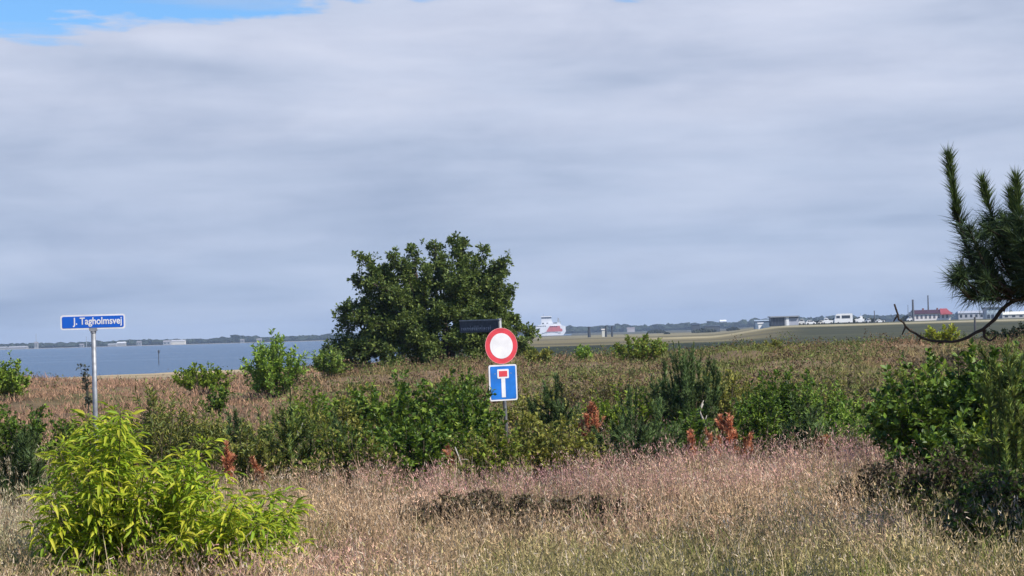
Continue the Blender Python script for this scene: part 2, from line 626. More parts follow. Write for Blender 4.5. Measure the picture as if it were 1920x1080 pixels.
# ------------------------------------------------------------------ plants
def leafy(name, label, cat, px, d, wpx, toppy, pal, leaf=(.06, .035), nst=22, ntw=9, nlf=9, up=.5, depth=.8,
          seed=1, mat=None, tmpl=2, group=None, droop=0.0, twig=.3, bark=(.09, .07, .05), lean=0.0, fill=.25):
    """woody plant: stems from one foot, side twigs, leaves along the twigs"""
    rng = np.random.default_rng(seed)
    basepy = 540 + 83 - (px - 960) * .028 + (EYE) * F / d
    p = at(px, basepy, d)
    x, y = p[0], d
    g = float(ground(x, y))
    toph = at(px, toppy, d)[2] - g
    w = wpx * d / F * 1.12
    root = thing(name, label, cat, (x, y, g), 0, group)
    st, lf = MB(), MB()
    P, A, U = [], [], []
    nst, nlf = int(nst * 1.27), nlf * 1.25
    leaf = (leaf[0] * 1.12, leaf[1] * 1.15)
    for i in range(nst):
        a = rng.uniform(0, 2 * np.pi)
        rr = math.sqrt(rng.random())
        hh = toph * (1 - .5 * rr ** 2.2) * rng.uniform(.58, .98)
        tip = np.array([math.cos(a) * rr * w * .5 + lean * hh, math.sin(a) * rr * w * .5 * depth, hh])
        b0 = np.array([tip[0] * .25 + rng.normal() * w * .04, tip[1] * .25 + rng.normal() * w * .04, -.03])
        mid = b0 * .35 + tip * np.array([.65, .65, .45])
        mid[2] = max(mid[2], hh * .35)
        c = bez(b0, mid, tip, 7)
        r0 = .006 + .006 * toph
        st.tube(c, np.linspace(r0, r0 * .3, 7), 4, np.array(bark) * rng.uniform(.7, 1.3))
        for k in range(ntw):
            t = rng.uniform(fill, 1.0) if k else 1.0
            q = c[-1] if k == 0 else np.array([np.interp(t, np.linspace(0, 1, 7), c[:, m]) for m in range(3)])
            tang = unit(c[-1] - c[-3])
            out = unit(np.array([q[0], q[1], 0]) + rng.normal(size=3) * .25 * w)
            dr = unit(tang * (1.3 if k == 0 else .5) + out * .55 + np.array([0, 0, up]) + rng.normal(size=3) * .35)
            ln = twig * rng.uniform(.5, 1.1) * (toph if toph < 1.4 else 1.4)
            e = q + dr * ln
            if e[2] < .03:
                e[2] = .03 + rng.random() * .05
            tw = bez(q, (q + e) / 2 + np.array([0, 0, ln * .08]), e - np.array([0, 0, droop * ln]), 3)
            st.tube(tw, np.linspace(r0 * .35, r0 * .12, 3), 3, np.array(bark) * rng.uniform(.8, 1.5))
            n = max(2, int(nlf * rng.uniform(.7, 1.3)))
            s = rng.uniform(.12, 1.0, n) ** .85
            s[0] = 1
            pos = np.stack([np.interp(s, np.linspace(0, 1, 3), tw[:, m]) for m in range(3)], 1)
            side = unit(np.cross(dr, rng.normal(size=(n, 3))))
            ax = unit(dr * .55 + side * .9 + np.array([0, 0, .15 - droop]) + rng.normal(size=(n, 3)) * .25)
            P.append(pos)
            A.append(ax)
            U.append(unit(np.array([0, 0, 1.0]) + rng.normal(size=(n, 3)) * .55))
    P, A, U = np.concatenate(P), np.concatenate(A), np.concatenate(U)
    ok = P[:, 2] > .01
    P, A, U = P[ok], A[ok], U[ok]
    n = len(P)
    sz = rng.uniform(.65, 1.2, n)
    S = np.stack([sz * leaf[1], sz * leaf[0], sz * leaf[0]], 1)
    if tmpl == 2:
        lf.scatter(LEAF2, LEAF2T, P, A, U, S, jitter_cols(rng, n, pal))
    else:
        lf.scatter(LEAF4, LEAF4T, P, A, U, S, jitter_cols(rng, n, pal))
    st.build('stem', M_DRY, root)
    lf.build('foliage', mat or M_LEAF, root, kind='stuff')
    return root


def brush(rng, lf, c, n, ln, wid, pal, ang=(.5, .95), tight=None, tipn=0):
    """needles round a shoot axis c (points)"""
    t = rng.random(n)
    k = np.linspace(0, 1, len(c))
    P = np.stack([np.interp(t, k, c[:, m]) for m in range(3)], 1)
    tan = unit(np.stack([np.interp(t, k, np.gradient(c, axis=0)[:, m]) for m in range(3)], 1))
    side = unit(np.cross(tan, rng.normal(size=(n, 3))))
    al = rng.uniform(ang[0], ang[1], n)[:, None]
    ax = tan * np.cos(al) + side * np.sin(al) + rng.normal(size=(n, 3)) * .06
    S = np.stack([np.full(n, wid) * rng.uniform(.8, 1.3, n), ln * rng.uniform(.7, 1.15, n), np.ones(n)], 1)
    lf.scatter(NEEDLE, NEEDLET, P, ax, rng.normal(size=(n, 3)), S, jitter_cols(rng, n, pal, .2))


PINE_DK = [(.028, .055, .022), (.045, .075, .032), (.035, .065, .035)]
PINE_BL = [(.045, .085, .045), (.07, .115, .065), (.05, .09, .035)]
PINE_LT = [(.10, .15, .035), (.08, .13, .04), (.13, .17, .05)]
DEAD = [(.44, .17, .085), (.32, .115, .055), (.5, .24, .13)]


def dwarf_pine(name, label, px, d, wpx, toppy, pal, seed, nsh=46, nlen=.055, tips=None, upright=.8, shoot=.4, nn=210,
               group=None, cat='pine', nwid=.014):
    """low spreading pine whose brush-like shoots curve upward"""
    rng = np.random.default_rng(seed)
    basepy = 623 - (px - 960) * .028 + EYE * F / d
    p = at(px, basepy, d)
    x = p[0]
    g = float(ground(x, d))
    h = at(px, toppy, d)[2] - g
    w = wpx * d / F * 1.15
    root = thing(name, label, cat, (x, d, g), 0, group)
    st, lf = MB(), MB()

    def shade():
        return np.array(pal) * rng.uniform(.55, 1.8)
    nn, nwid = int(nn * .85), nwid * 1.08
    nsh = max(4, int(nsh * (.5 if cat == 'dead pine' else .8)))
    if cat == 'dead pine':
        w *= 1.25
        h *= .9
        nn = int(nn * .75)
    for i in range(nsh):
        a = rng.uniform(0, 2 * np.pi)
        rr = rng.random() ** .6
        hh = h * (1 - .45 * rr ** 2) * rng.uniform(.45, 1.02)
        if i < 4:
            rr, hh = rng.uniform(0, .35), h * rng.uniform(.9, 1.03)
        tip = np.array([math.cos(a) * rr * w * .5, math.sin(a) * rr * w * .42, hh])
        b0 = np.array([tip[0] * .2, tip[1] * .2, -.02])
        up_i = rng.uniform(-.35, 1.0) * upright
        mid = np.array([tip[0] * (.62 + .42 * up_i), tip[1] * (.62 + .42 * up_i), hh * (.42 - .22 * up_i)]) + rng.normal(size=3) * .05 * np.array([1, 1, .5])
        c = bez(b0, mid, tip, 12)
        st.tube(c[::3], np.linspace(.018, .006, 4), 4, (.10, .075, .05))
        L_ = np.linalg.norm(np.diff(c, axis=0), axis=1).sum()
        k0 = max(1, int(12 * (1 - min(.8, shoot * 1.6 / max(L_, .2)))))
        brush(rng, lf, c[k0:], nn, nlen * 1.35, nwid, shade(), (.45, 1.0))
        if tips is not None and rng.random() < .75:
            t1 = c[-1] + (c[-1] - c[-3]) / np.linalg.norm(c[-1] - c[-3]) * rng.uniform(.08, .16)
            cc = np.array([c[-1], (c[-1] + t1) / 2 + rng.normal(size=3) * .004, t1])
            st.tube(cc, [.006, .005, .003], 3, (.22, .17, .08))
            brush(rng, lf, cc, 40, nlen * .65, nwid, tips, (.15, .5))
        for s_ in range(3):
            kk = rng.integers(5, 11)
            q = c[kk]
            dr = unit(unit(c[kk + 1] - c[kk - 1]) * .6 + rng.normal(size=3) * .6 + np.array([0, 0, .45]))
            ln = shoot * rng.uniform(.35, .75)
            cc = bez(q, q + dr * ln * .5 + np.array([0, 0, -.02]), q + dr * ln + np.array([0, 0, ln * .25]), 5)
            st.tube(cc[::2], np.linspace(.008, .004, 3), 3, (.10, .075, .05))
            brush(rng, lf, cc, int(nn * .6), nlen * 1.3, nwid, shade(), (.45, 1.0))
    st.build('branch', M_DRY, root)
    lf.build('needles', M_NEEDLE, root, kind='stuff')
    return root


ROSE = [(.035, .085, .018), (.055, .12, .025), (.025, .06, .018), (.085, .15, .03)]
ROSE_LT = [(.10, .17, .03), (.075, .14, .03), (.13, .20, .045), (.05, .10, .02)]
OLIVE = [(.10, .13, .04), (.14, .16, .06), (.07, .10, .03), (.17, .19, .07)]
SAP = [(.09, .18, .04), (.12, .22, .05), (.06, .13, .035), (.15, .25, .06)]
GREYG = [(.11, .16, .09), (.15, .20, .11), (.08, .12, .05)]
HEATH = [(.14, .105, .06), (.18, .13, .075), (.13, .13, .05), (.24, .175, .11)]
YELLOWG = [(.50, .53, .03), (.38, .47, .03), (.27, .39, .03), (.60, .58, .06)]



def warm(p, k=(1.6, 1.3, .85)):
    return [tuple(a * b for a, b in zip(c, k)) for c in p]


ROSE, ROSE_LT, OLIVE, SAP, GREYG = warm(ROSE, (2.15, 1.65, .85)), warm(ROSE_LT, (2.2, 1.75, .85)), warm(OLIVE, (2.0, 1.65, .9)), warm(SAP, (2.2, 1.75, 1.1)), warm(GREYG, (1.75, 1.5, .8))
PINE_DK, PINE_BL, PINE_LT = warm(PINE_DK, (1.9, 1.6, 1.05)), warm(PINE_BL, (1.75, 1.5, .9)), warm(PINE_LT, (1.75, 1.45, .95))

HEATH_SHADED = [(.075, .05, .03), (.105, .072, .044), (.065, .065, .027), (.19, .135, .09)]  # thicket browns, darkened to paint in the deep shade at lower right
# shrub belt in the middle distance
leafy('rose_shrub', 'large dense dark green shrub just left of the dead-end sign', 'shrub', 770, 38, 270, 708, ROSE, (.085, .055), 34, 11, 12, seed=11, mat=M_GLOSS)
leafy('rose_shrub', 'smaller dark green shrub tucked against the sign post on its left', 'shrub', 885, 37.0, 110, 742, ROSE, (.075, .05), 20, 10, 11, seed=12, mat=M_GLOSS)
leafy('low_shrub', 'low olive green shrub directly below the blue dead-end sign', 'shrub', 1010, 31.6, 200, 786, OLIVE, (.06, .04), 36, 10, 11, seed=13)
leafy('broom_shrub', 'wide dark green shrub between the two orange dead pines and the right edge', 'shrub', 1480, 37, 200, 712, ROSE, (.07, .035), 34, 11, 12, seed=14, up=.9)
leafy('willow_shrub', 'fresh green loose shrub right of the wide dark shrub', 'shrub', 1605, 36.5, 170, 738, SAP, (.075, .032), 28, 10, 11, seed=15, up=.7)
leafy('low_shrub', 'pale green low shrub at the far edge of the pink grass on the right', 'shrub', 1600, 34.5, 110, 800, GREYG, (.06, .03), 22, 9, 10, seed=16, up=.7)
leafy('rose_shrub', 'big glossy dark green shrub at the right edge above the brown thicket', 'shrub', 1785, 29, 270, 684, ROSE, (.085, .055), 60, 12, 13, seed=17, mat=M_GLOSS)
leafy('rose_shrub', 'bright green leafy shrub in the right corner in front of the dark one', 'shrub', 1890, 25.5, 150, 775, ROSE_LT, (.085, .055), 26, 11, 12, seed=18, mat=M_GLOSS)
leafy('rose_shrub', 'dark shrub running off the right edge behind the long-shooted pine', 'shrub', 1915, 28.5, 220, 682, ROSE, (.085, .055), 44, 11, 12, seed=231, mat=M_GLOSS)
leafy('rose_shrub', 'dark green shrub added as shadow mass between the big glossy one and the brown thicket', 'shrub', 1785, 26.0, 170, 800, ROSE, (.08, .05), 34, 11, 12, seed=232, mat=M_GLOSS)  # added shrub, a dark mass standing in for deep shadow
leafy('rose_shrub', 'dark green shrub at the left edge behind the street name post', 'shrub', 50, 37, 190, 758, ROSE, (.07, .045), 28, 10, 11, seed=19)
leafy('willow_shrub', 'dull green fine-leaved shrub behind the yellow-green bush', 'shrub', 300, 31, 210, 752, GREYG + OLIVE, (.08, .022), 40, 11, 13, seed=20, up=1.2)
leafy('low_shrub', 'small yellow-green shrub left of the large dark shrub', 'shrub', 605, 41, 110, 732, ROSE_LT, (.07, .045), 18, 9, 10, seed=21)
leafy('low_shrub', 'dull olive shrub low between yellow-green and dark shrubs', 'shrub', 640, 37, 150, 765, OLIVE, (.06, .035), 26, 10, 10, seed=22)
leafy('low_shrub', 'small dark shrub up the slope left of the round sign', 'shrub', 878, 54, 100, 696, ROSE, (.07, .045), 18, 9, 9, seed=23)
leafy('low_shrub', 'yellow-green shrub behind the orange dead pine right of the signs', 'shrub', 1165, 40, 140, 735, ROSE_LT, (.065, .035), 24, 10, 10, seed=24, up=.8)
leafy('low_shrub', 'green shrub between the tall dwarf pine and the wide dark shrub', 'shrub', 1375, 41, 140, 715, OLIVE, (.06, .035), 24, 10, 10, seed=25, up=.8)
leafy('low_shrub', 'loose green shrub on the slope above the right-hand glossy shrub', 'shrub', 1735, 38, 130, 688, SAP + OLIVE, (.07, .035), 22, 9, 10, seed=26, up=.8)
leafy('low_shrub', 'olive shrub between the small dark pine fan and the tall-shooted pine', 'shrub', 492, 36, 130, 792, OLIVE, (.06, .035), 22, 9, 9, seed=201, up=.8)
leafy('rose_shrub', 'low dark green shrub in front of the large dense dark one', 'shrub', 725, 34.0, 150, 790, ROSE, (.075, .05), 24, 9, 10, seed=202, mat=M_GLOSS)
leafy('rose_shrub', 'mid green shrub covering the foot of the sign post on its left', 'shrub', 860, 35.6, 140, 798, ROSE_LT + ROSE, (.07, .045), 24, 9, 10, seed=203)
leafy('low_shrub', 'olive shrub right of the low shrub under the blue sign', 'shrub', 1080, 32.6, 120, 822, OLIVE, (.055, .035), 24, 9, 10, seed=204)
leafy('rose_shrub', 'dark shrub at the foot of the tallest dwarf pine', 'shrub', 1270, 36.6, 120, 772, ROSE, (.065, .04), 22, 9, 10, seed=205)
leafy('rose_shrub', 'dark green shrub pressed behind the largest dead orange pine', 'shrub', 1425, 36.0, 120, 762, ROSE, (.07, .04), 22, 9, 10, seed=206, mat=M_GLOSS)
leafy('willow_shrub', 'fresh green shrub behind the grey-green dwarf pine', 'shrub', 1548, 38.2, 140, 728, SAP + ROSE_LT, (.07, .032), 24, 9, 10, seed=207, up=.8)
leafy('low_shrub', 'grey-green shrub against the left flank of the big glossy shrub', 'shrub', 1668, 34.0, 110, 772, GREYG + SAP, (.06, .03), 22, 9, 10, seed=208, up=.8)
leafy('low_shrub', 'olive shrub around the foot of the street name post', 'shrub', 165, 33.0, 120, 782, OLIVE + ROSE_LT, (.06, .035), 26, 9, 10, seed=209, up=.8)
leafy('low_shrub', 'grey-green shrub right of the dull fine-leaved shrub', 'shrub', 400, 36.5, 120, 774, GREYG + OLIVE, (.06, .03), 22, 9, 10, seed=210, up=.9)
leafy('slope_bush', 'olive bush on the slope above the large dense dark shrub', 'bush', 705, 46, 150, 722, OLIVE, (.07, .04), 22, 8, 9, seed=211)
leafy('slope_bush', 'olive bush on the slope right of the blue sign', 'bush', 1010, 45, 130, 742, OLIVE, (.07, .04), 20, 8, 9, seed=212)
leafy('slope_bush', 'olive bush on the slope behind the tallest dwarf pine', 'bush', 1355, 49, 130, 690, OLIVE, (.07, .04), 22, 8, 9, seed=213)
leafy('slope_bush', 'broad brownish olive bush on the slope above the fresh green shrubs', 'bush', 1560, 47, 220, 694, OLIVE + HEATH, (.06, .03), 30, 8, 9, seed=214)
leafy('slope_bush', 'green bush on the slope above the big glossy shrub', 'bush', 1850, 42, 180, 690, OLIVE + SAP, (.07, .04), 26, 8, 9, seed=215)
leafy('slope_bush', 'brown heathery bush on the slope left of the tallest dwarf pine', 'bush', 1110, 52, 180, 700, OLIVE + HEATH, (.06, .03), 26, 8, 9, seed=216)
leafy('low_shrub', 'dull green shrub at the grass edge right of the tall-shooted pine', 'shrub', 655, 30.2, 140, 806, OLIVE + ROSE, (.06, .035), 24, 9, 10, seed=221)
leafy('rose_shrub', 'dark low shrub at the grass edge left of the pale bare stick', 'shrub', 775, 30.8, 150, 800, ROSE, (.075, .05), 24, 9, 10, seed=222, mat=M_GLOSS)
leafy('low_shrub', 'yellowish olive shrub in front of the leaning sign post', 'shrub', 930, 30.8, 120, 812, OLIVE + ROSE_LT, (.06, .04), 22, 9, 10, seed=223)
leafy('low_shrub', 'olive shrub behind the two left dead orange sprigs', 'shrub', 470, 30.4, 120, 812, OLIVE + GREYG, (.06, .03), 22, 9, 10, seed=224, up=.9)
# saplings and bushes along the dune crest
leafy('willow_sapling', 'light green rounded sapling on the dune crest left of the oak', 'sapling', 517, 63, 105, 642, SAP, (.11, .05), 26, 11, 11, seed=31, up=.8, fill=.15)
leafy('willow_sapling', 'small grey-green sapling at the left foot of the oak', 'sapling', 620, 70, 62, 656, GREYG + SAP, (.10, .05), 16, 9, 10, seed=32, up=.6)
leafy('crest_bush', 'bright green bush on the crest at the left edge by the water', 'bush', 22, 66, 62, 682, SAP + ROSE_LT, (.10, .06), 20, 10, 10, seed=33, up=.8)
leafy('crest_bush', 'low spreading green bush on the crest between name post and sapling', 'bush', 382, 69, 95, 686, ROSE_LT, (.09, .05), 24, 9, 9, seed=34)
leafy('crest_bush', 'tiny dark green bush in the brown grass below the spreading bush', 'bush', 410, 56, 42, 728, ROSE, (.08, .05), 9, 8, 8, seed=35)
leafy('crest_bush', 'green bush at the dune edge against the dark marsh right of the signs', 'bush', 1202, 74, 95, 634, OLIVE + SAP, (.10, .05), 22, 10, 10, seed=36, up=.9)
leafy('crest_bush', 'small yellow-green bush on the crest just right of the oak', 'bush', 1010, 76, 50, 655, OLIVE, (.09, .05), 14, 9, 8, seed=37)
leafy('crest_bush', 'tiny pale green bush on the crest between oak and larger bush', 'bush', 1098, 76, 30, 649, SAP, (.09, .05), 8, 8, 7, seed=38)
leafy('crest_bush', 'bright yellow-green bush seen through the curved bare pine branch', 'bush', 1768, 78, 62, 612, YELLOWG + OLIVE, (.11, .05), 12, 9, 8, seed=39, up=1.2)
leafy('crest_bush', 'low green mound of leaves on the crest left of the curved branch', 'bush', 1440, 79, 110, 641, OLIVE, (.08, .04), 22, 8, 8, seed=40)
leafy('dark_hedge', 'dark hedge-like bush beyond the curved branch at the right edge', 'hedge', 1915, 92, 120, 612, [(.03, .045, .02), (.045, .06, .025)], (.10, .06), 34, 11, 12, seed=41)
# heather and brown twiggy bushes
leafy('heather_bush', 'dark brown heather patch in the middle of the pink grass', 'heather', 900, 24.0, 300, 930, HEATH, (.045, .022), 70, 10, 14, seed=51, up=1.2, bark=(.09, .065, .05), depth=.9)
leafy('heather_bush', 'second dark heather patch joining the middle one on its right', 'heather', 1100, 23.6, 220, 940, HEATH, (.045, .022), 56, 10, 14, seed=52, up=1.2, bark=(.09, .065, .05), depth=.9)
leafy('brown_thicket', 'brown twiggy thicket at lower right beside the pink grass', 'thicket', 1665, 22.5, 170, 880, HEATH_SHADED + [(.10, .10, .045)], (.045, .024), 60, 11, 13, seed=53, up=.9)
leafy('brown_thicket', 'dark mixed brown and green thicket under the right-hand glossy shrub', 'thicket', 1790, 21.5, 240, 868, HEATH_SHADED + ROSE[:2], (.048, .025), 70, 11, 13, seed=54, up=.9)
leafy('brown_thicket', 'dark green and brown thicket in the bottom right corner', 'thicket', 1900, 20.0, 220, 895, HEATH_SHADED + ROSE, (.05, .028), 64, 11, 13, seed=55, up=.9)
leafy('brown_thicket', 'lowest dark twiggy thicket along the bottom edge at right', 'thicket', 1830, 18.6, 260, 965, HEATH_SHADED + ROSE, (.05, .026), 60, 10, 12, seed=57, up=.9)
leafy('heather_bush', 'dark brown heather on the slope below the curved bare branch', 'heather', 1800, 60, 250, 662, HEATH, (.06, .03), 46, 8, 9, seed=56, up=.9)

# dwarf pines
dwarf_pine('dwarf_pine', 'dark dwarf pine with fanned shoots at the left edge', 55, 27, 110, 806, PINE_DK, 61, 26, .075, None, nn=240, shoot=.35)
dwarf_pine('dwarf_pine', 'small dark dwarf pine fan left of the dead orange sprigs', 450, 33, 90, 782, PINE_DK, 62, 24, .065, None)
dwarf_pine('dwarf_pine', 'dwarf pine with tall upright yellow-green shoots left of centre', 555, 30.6, 150, 765, PINE_LT + PINE_BL, 63, 34, .06, PINE_LT, upright=.3, shoot=.55)
dwarf_pine('dwarf_pine', 'dark dwarf pine just right of the blue sign', 1042, 39, 110, 722, PINE_DK, 64, 36, .06, None)
dwarf_pine('dwarf_pine', 'blue-green dwarf pine right of the nearer orange dead pine', 1190, 35.5, 160, 742, PINE_BL, 65, 46, .06, PINE_BL)
dwarf_pine('dwarf_pine', 'tallest dwarf pine, standing above the belt of shrubs right of the signs', 1290, 40, 135, 648, PINE_DK + PINE_BL, 66, 84, .06, PINE_BL, upright=.9)
dwarf_pine('dwarf_pine', 'dwarf pine with long pale shoots at the right edge', 1900, 23, 130, 650, PINE_LT + PINE_BL, 67, 26, .055, PINE_LT, upright=.4, shoot=.7, nn=420)
dwarf_pine('dwarf_pine', 'grey-green dwarf pine in front of the wide dark shrub', 1515, 35.2, 110, 765, PINE_BL, 68, 30, .06, None)
dwarf_pine('dwarf_pine', 'low dark dwarf pine at the edge of the pink grass', 1205, 32.4, 110, 806, PINE_DK, 69, 26, .06, None)
dwarf_pine('dwarf_pine', 'dull dwarf pine between the tall-shooted one and the large dark shrub', 640, 33.5, 120, 800, PINE_BL + PINE_DK, 70, 26, .06, None)
GD = 'dead orange pines'
dwarf_pine('dead_pine', 'dead orange pine sprig rising nearest the yellow-green bush', 430, 29.5, 34, 838, DEAD, 71, 7, .05, None, upright=.2, shoot=.25, group=GD, cat='dead pine', nn=220)
dwarf_pine('dead_pine', 'low dead orange pine sprig right beside the tallest left one', 478, 30, 50, 858, DEAD, 72, 7, .05, None, shoot=.2, group=GD, cat='dead pine', nn=200)
dwarf_pine('dead_pine', 'dead orange pine right of the blue sign', 1112, 36.0, 62, 742, DEAD, 173, 24, .05, None, shoot=.3, group=GD, cat='dead pine')
dwarf_pine('dead_pine', 'largest dead orange pine, left of the wide dark shrub', 1368, 34.5, 72, 762, DEAD, 174, 26, .05, None, upright=.5, shoot=.2, group=GD, cat='dead pine')
dwarf_pine('dead_pine', 'low dead orange sprig below the tallest dwarf pine', 1300, 33.8, 46, 812, DEAD, 75, 8, .05, None, shoot=.2, group=GD, cat='dead pine', nn=200)
dwarf_pine('dead_pine', 'rusty dead pine sprig in the pink grass left of the sign post', 835, 34, 80, 842, DEAD, 76, 12, .05, None, shoot=.22, group=GD, cat='dead pine', nn=200)
dwarf_pine('dead_pine', 'small rusty sprig under the grey-green dwarf pine at right', 1542, 33.8, 28, 818, [(.25, .09, .04), (.2, .08, .035)], 77, 5, .05, None, shoot=.2, group=GD, cat='dead pine', nn=200)


# ------------------------------------------------------------------ oak on the dune crest
def oak():
    rng = np.random.default_rng(91)
    d = 86.0
    foot = at(835, 680, d)
    x = foot[0]
    g = float(ground(x, d))
    root = thing('oak_tree', 'broad bushy oak standing alone on the dune crest behind the signs', 'tree', (x, d, g))
    O = np.array([x, d, g])
    tips = [(770, 462, 0), (846, 442, 0), (905, 460, .3), (938, 486, -.4), (952, 540, 0), (680, 478, .2), (738, 470, -.5), (648, 572, 0),
            (646, 598, .4), (618, 646, 0), (640, 668, -.4), (984, 612, .3), (986, 646, 0), (815, 455, .6), (870, 452, -.6), (700, 520, -.9),
            (925, 520, .9), (800, 500, -1.6), (860, 520, -2.0), (740, 540, -1.9), (700, 600, -1.9), (900, 580, -1.9), (820, 570, -2.3),
            (780, 620, -2.2), (940, 610, -1.4), (660, 640, -1.2), (860, 625, -2.2), (720, 650, -2.0), (810, 655, -2.4), (920, 655, -1.7),
            (800, 500, 1.6), (860, 520, 2.0), (740, 540, 1.9), (700, 600, 1.9), (900, 580, 1.9), (820, 570, 2.3), (780, 620, 2.2), (940, 610, 1.4),
            (660, 640, 1.2), (720, 640, 2.2), (850, 640, 2.4), (690, 560, 0), (760, 500, .8), (830, 480, -.9), (890, 490, -.9), (880, 640, -1), (960, 590, -.6), (690, 660, -.6), (770, 560, -1.2), (850, 560, -.9), (905, 545, -.8), (735, 600, -.9), (780, 660, -1.4), (670, 665, .6), (960, 655, .5), (740, 668, -2.2), (800, 672, -2.2), (860, 668, -2.4), (905, 668, -1.9), (690, 640, -1.6), (820, 600, -1.4), (760, 590, -2.2), (880, 600, -2.1), (840, 530, -1.2), (790, 535, .4), (720, 500, .3), (870, 485, .5), (655, 655, .2), (975, 630, -.6), (640, 640, .8), (925, 560, -.4), (700, 495, -.2), (665, 585, -.6), (940, 498, .5), (942, 560, .7), (950, 585, 0), (930, 525, -1.0), (672, 515, .4), (690, 540, .9), (915, 500, 0)]
    tr, lf = MB(), MB()
    br = (.055, .045, .035)
    forks = []
    for k in range(5):
        a = k * 1.257 + .3
        b0 = np.array([math.cos(a) * .16, math.sin(a) * .16, -.1])
        f = np.array([math.cos(a) * .75, math.sin(a) * .75, 1.25 + .35 * rng.random()])
        c = bez(b0, np.array([b0[0] * 1.2, b0[1] * 1.2, .7]), f, 6)
        tr.tube(c, np.linspace(.16, .10, 6), 7, br)
        forks.append(f)
    forks = np.array(forks)
    P, A, U = [], [], []
    for (px, py, off) in tips:
        tip = at(px, py + 13, d + off) - O
        f = forks[np.argmin(np.linalg.norm((forks - tip)[:, :2], axis=1) + rng.random(5) * .4)]
        mid = (f + tip) / 2 + np.array([0, 0, .25]) + rng.normal(size=3) * .12
        c = bez(f, mid, tip, 9)
        tr.tube(c, np.linspace(.07, .012, 9), 5, br)
        for j in range(35):
            t = 1.0 if j < 3 else rng.uniform(.25, 1.0)
            q = np.array([np.interp(t, np.linspace(0, 1, 9), c[:, m]) for m in range(3)])
            out = unit(q - np.array([0, 0, 1.3]))
            dr = unit(unit(tip - f) * .5 + out * .5 + rng.normal(size=3) * .65 + np.array([0, 0, .15]))
            e = q + dr * (rng.uniform(.12, .26) if j < 3 else rng.uniform(.22, .62))
            tr.tube([q, (q + e) / 2 + np.array([0, 0, .03]), e], [.012, .009, .004], 3, br)
            # rosettes of leaves: one at the tip and others along the twig
            for m in range(3):
                cc = e if m == 0 else q + (e - q) * rng.uniform(.3, .9) + rng.normal(size=3) * .07
                n = rng.integers(11, 18)
                v = unit(rng.normal(size=(n, 3)) + dr * .6)
                P.append(cc + v * rng.uniform(.0, .085, (n, 1)))
                A.append(v)
                U.append(unit(np.array([0, 0, 1.]) + rng.normal(size=(n, 3)) * .5))
    P, A, U = np.concatenate(P), np.concatenate(A), np.concatenate(U)
    ok = P[:, 2] > .12
    P, A, U = P[ok], A[ok], U[ok]
    n = len(P)
    sz = rng.uniform(.7, 1.2, n)
    S = np.stack([sz * .075, sz * .125, sz * .1], 1)
    lf.scatter(LEAF2, LEAF2T, P, A, U, S, jitter_cols(rng, n, [(.08, .125, .025), (.13, .18, .035), (.22, .27, .06), (.10, .14, .045)]))
    tr.build('trunk', M_BARK, root)
    lf.build('crown', M_LEAF, root, kind='stuff')


oak()


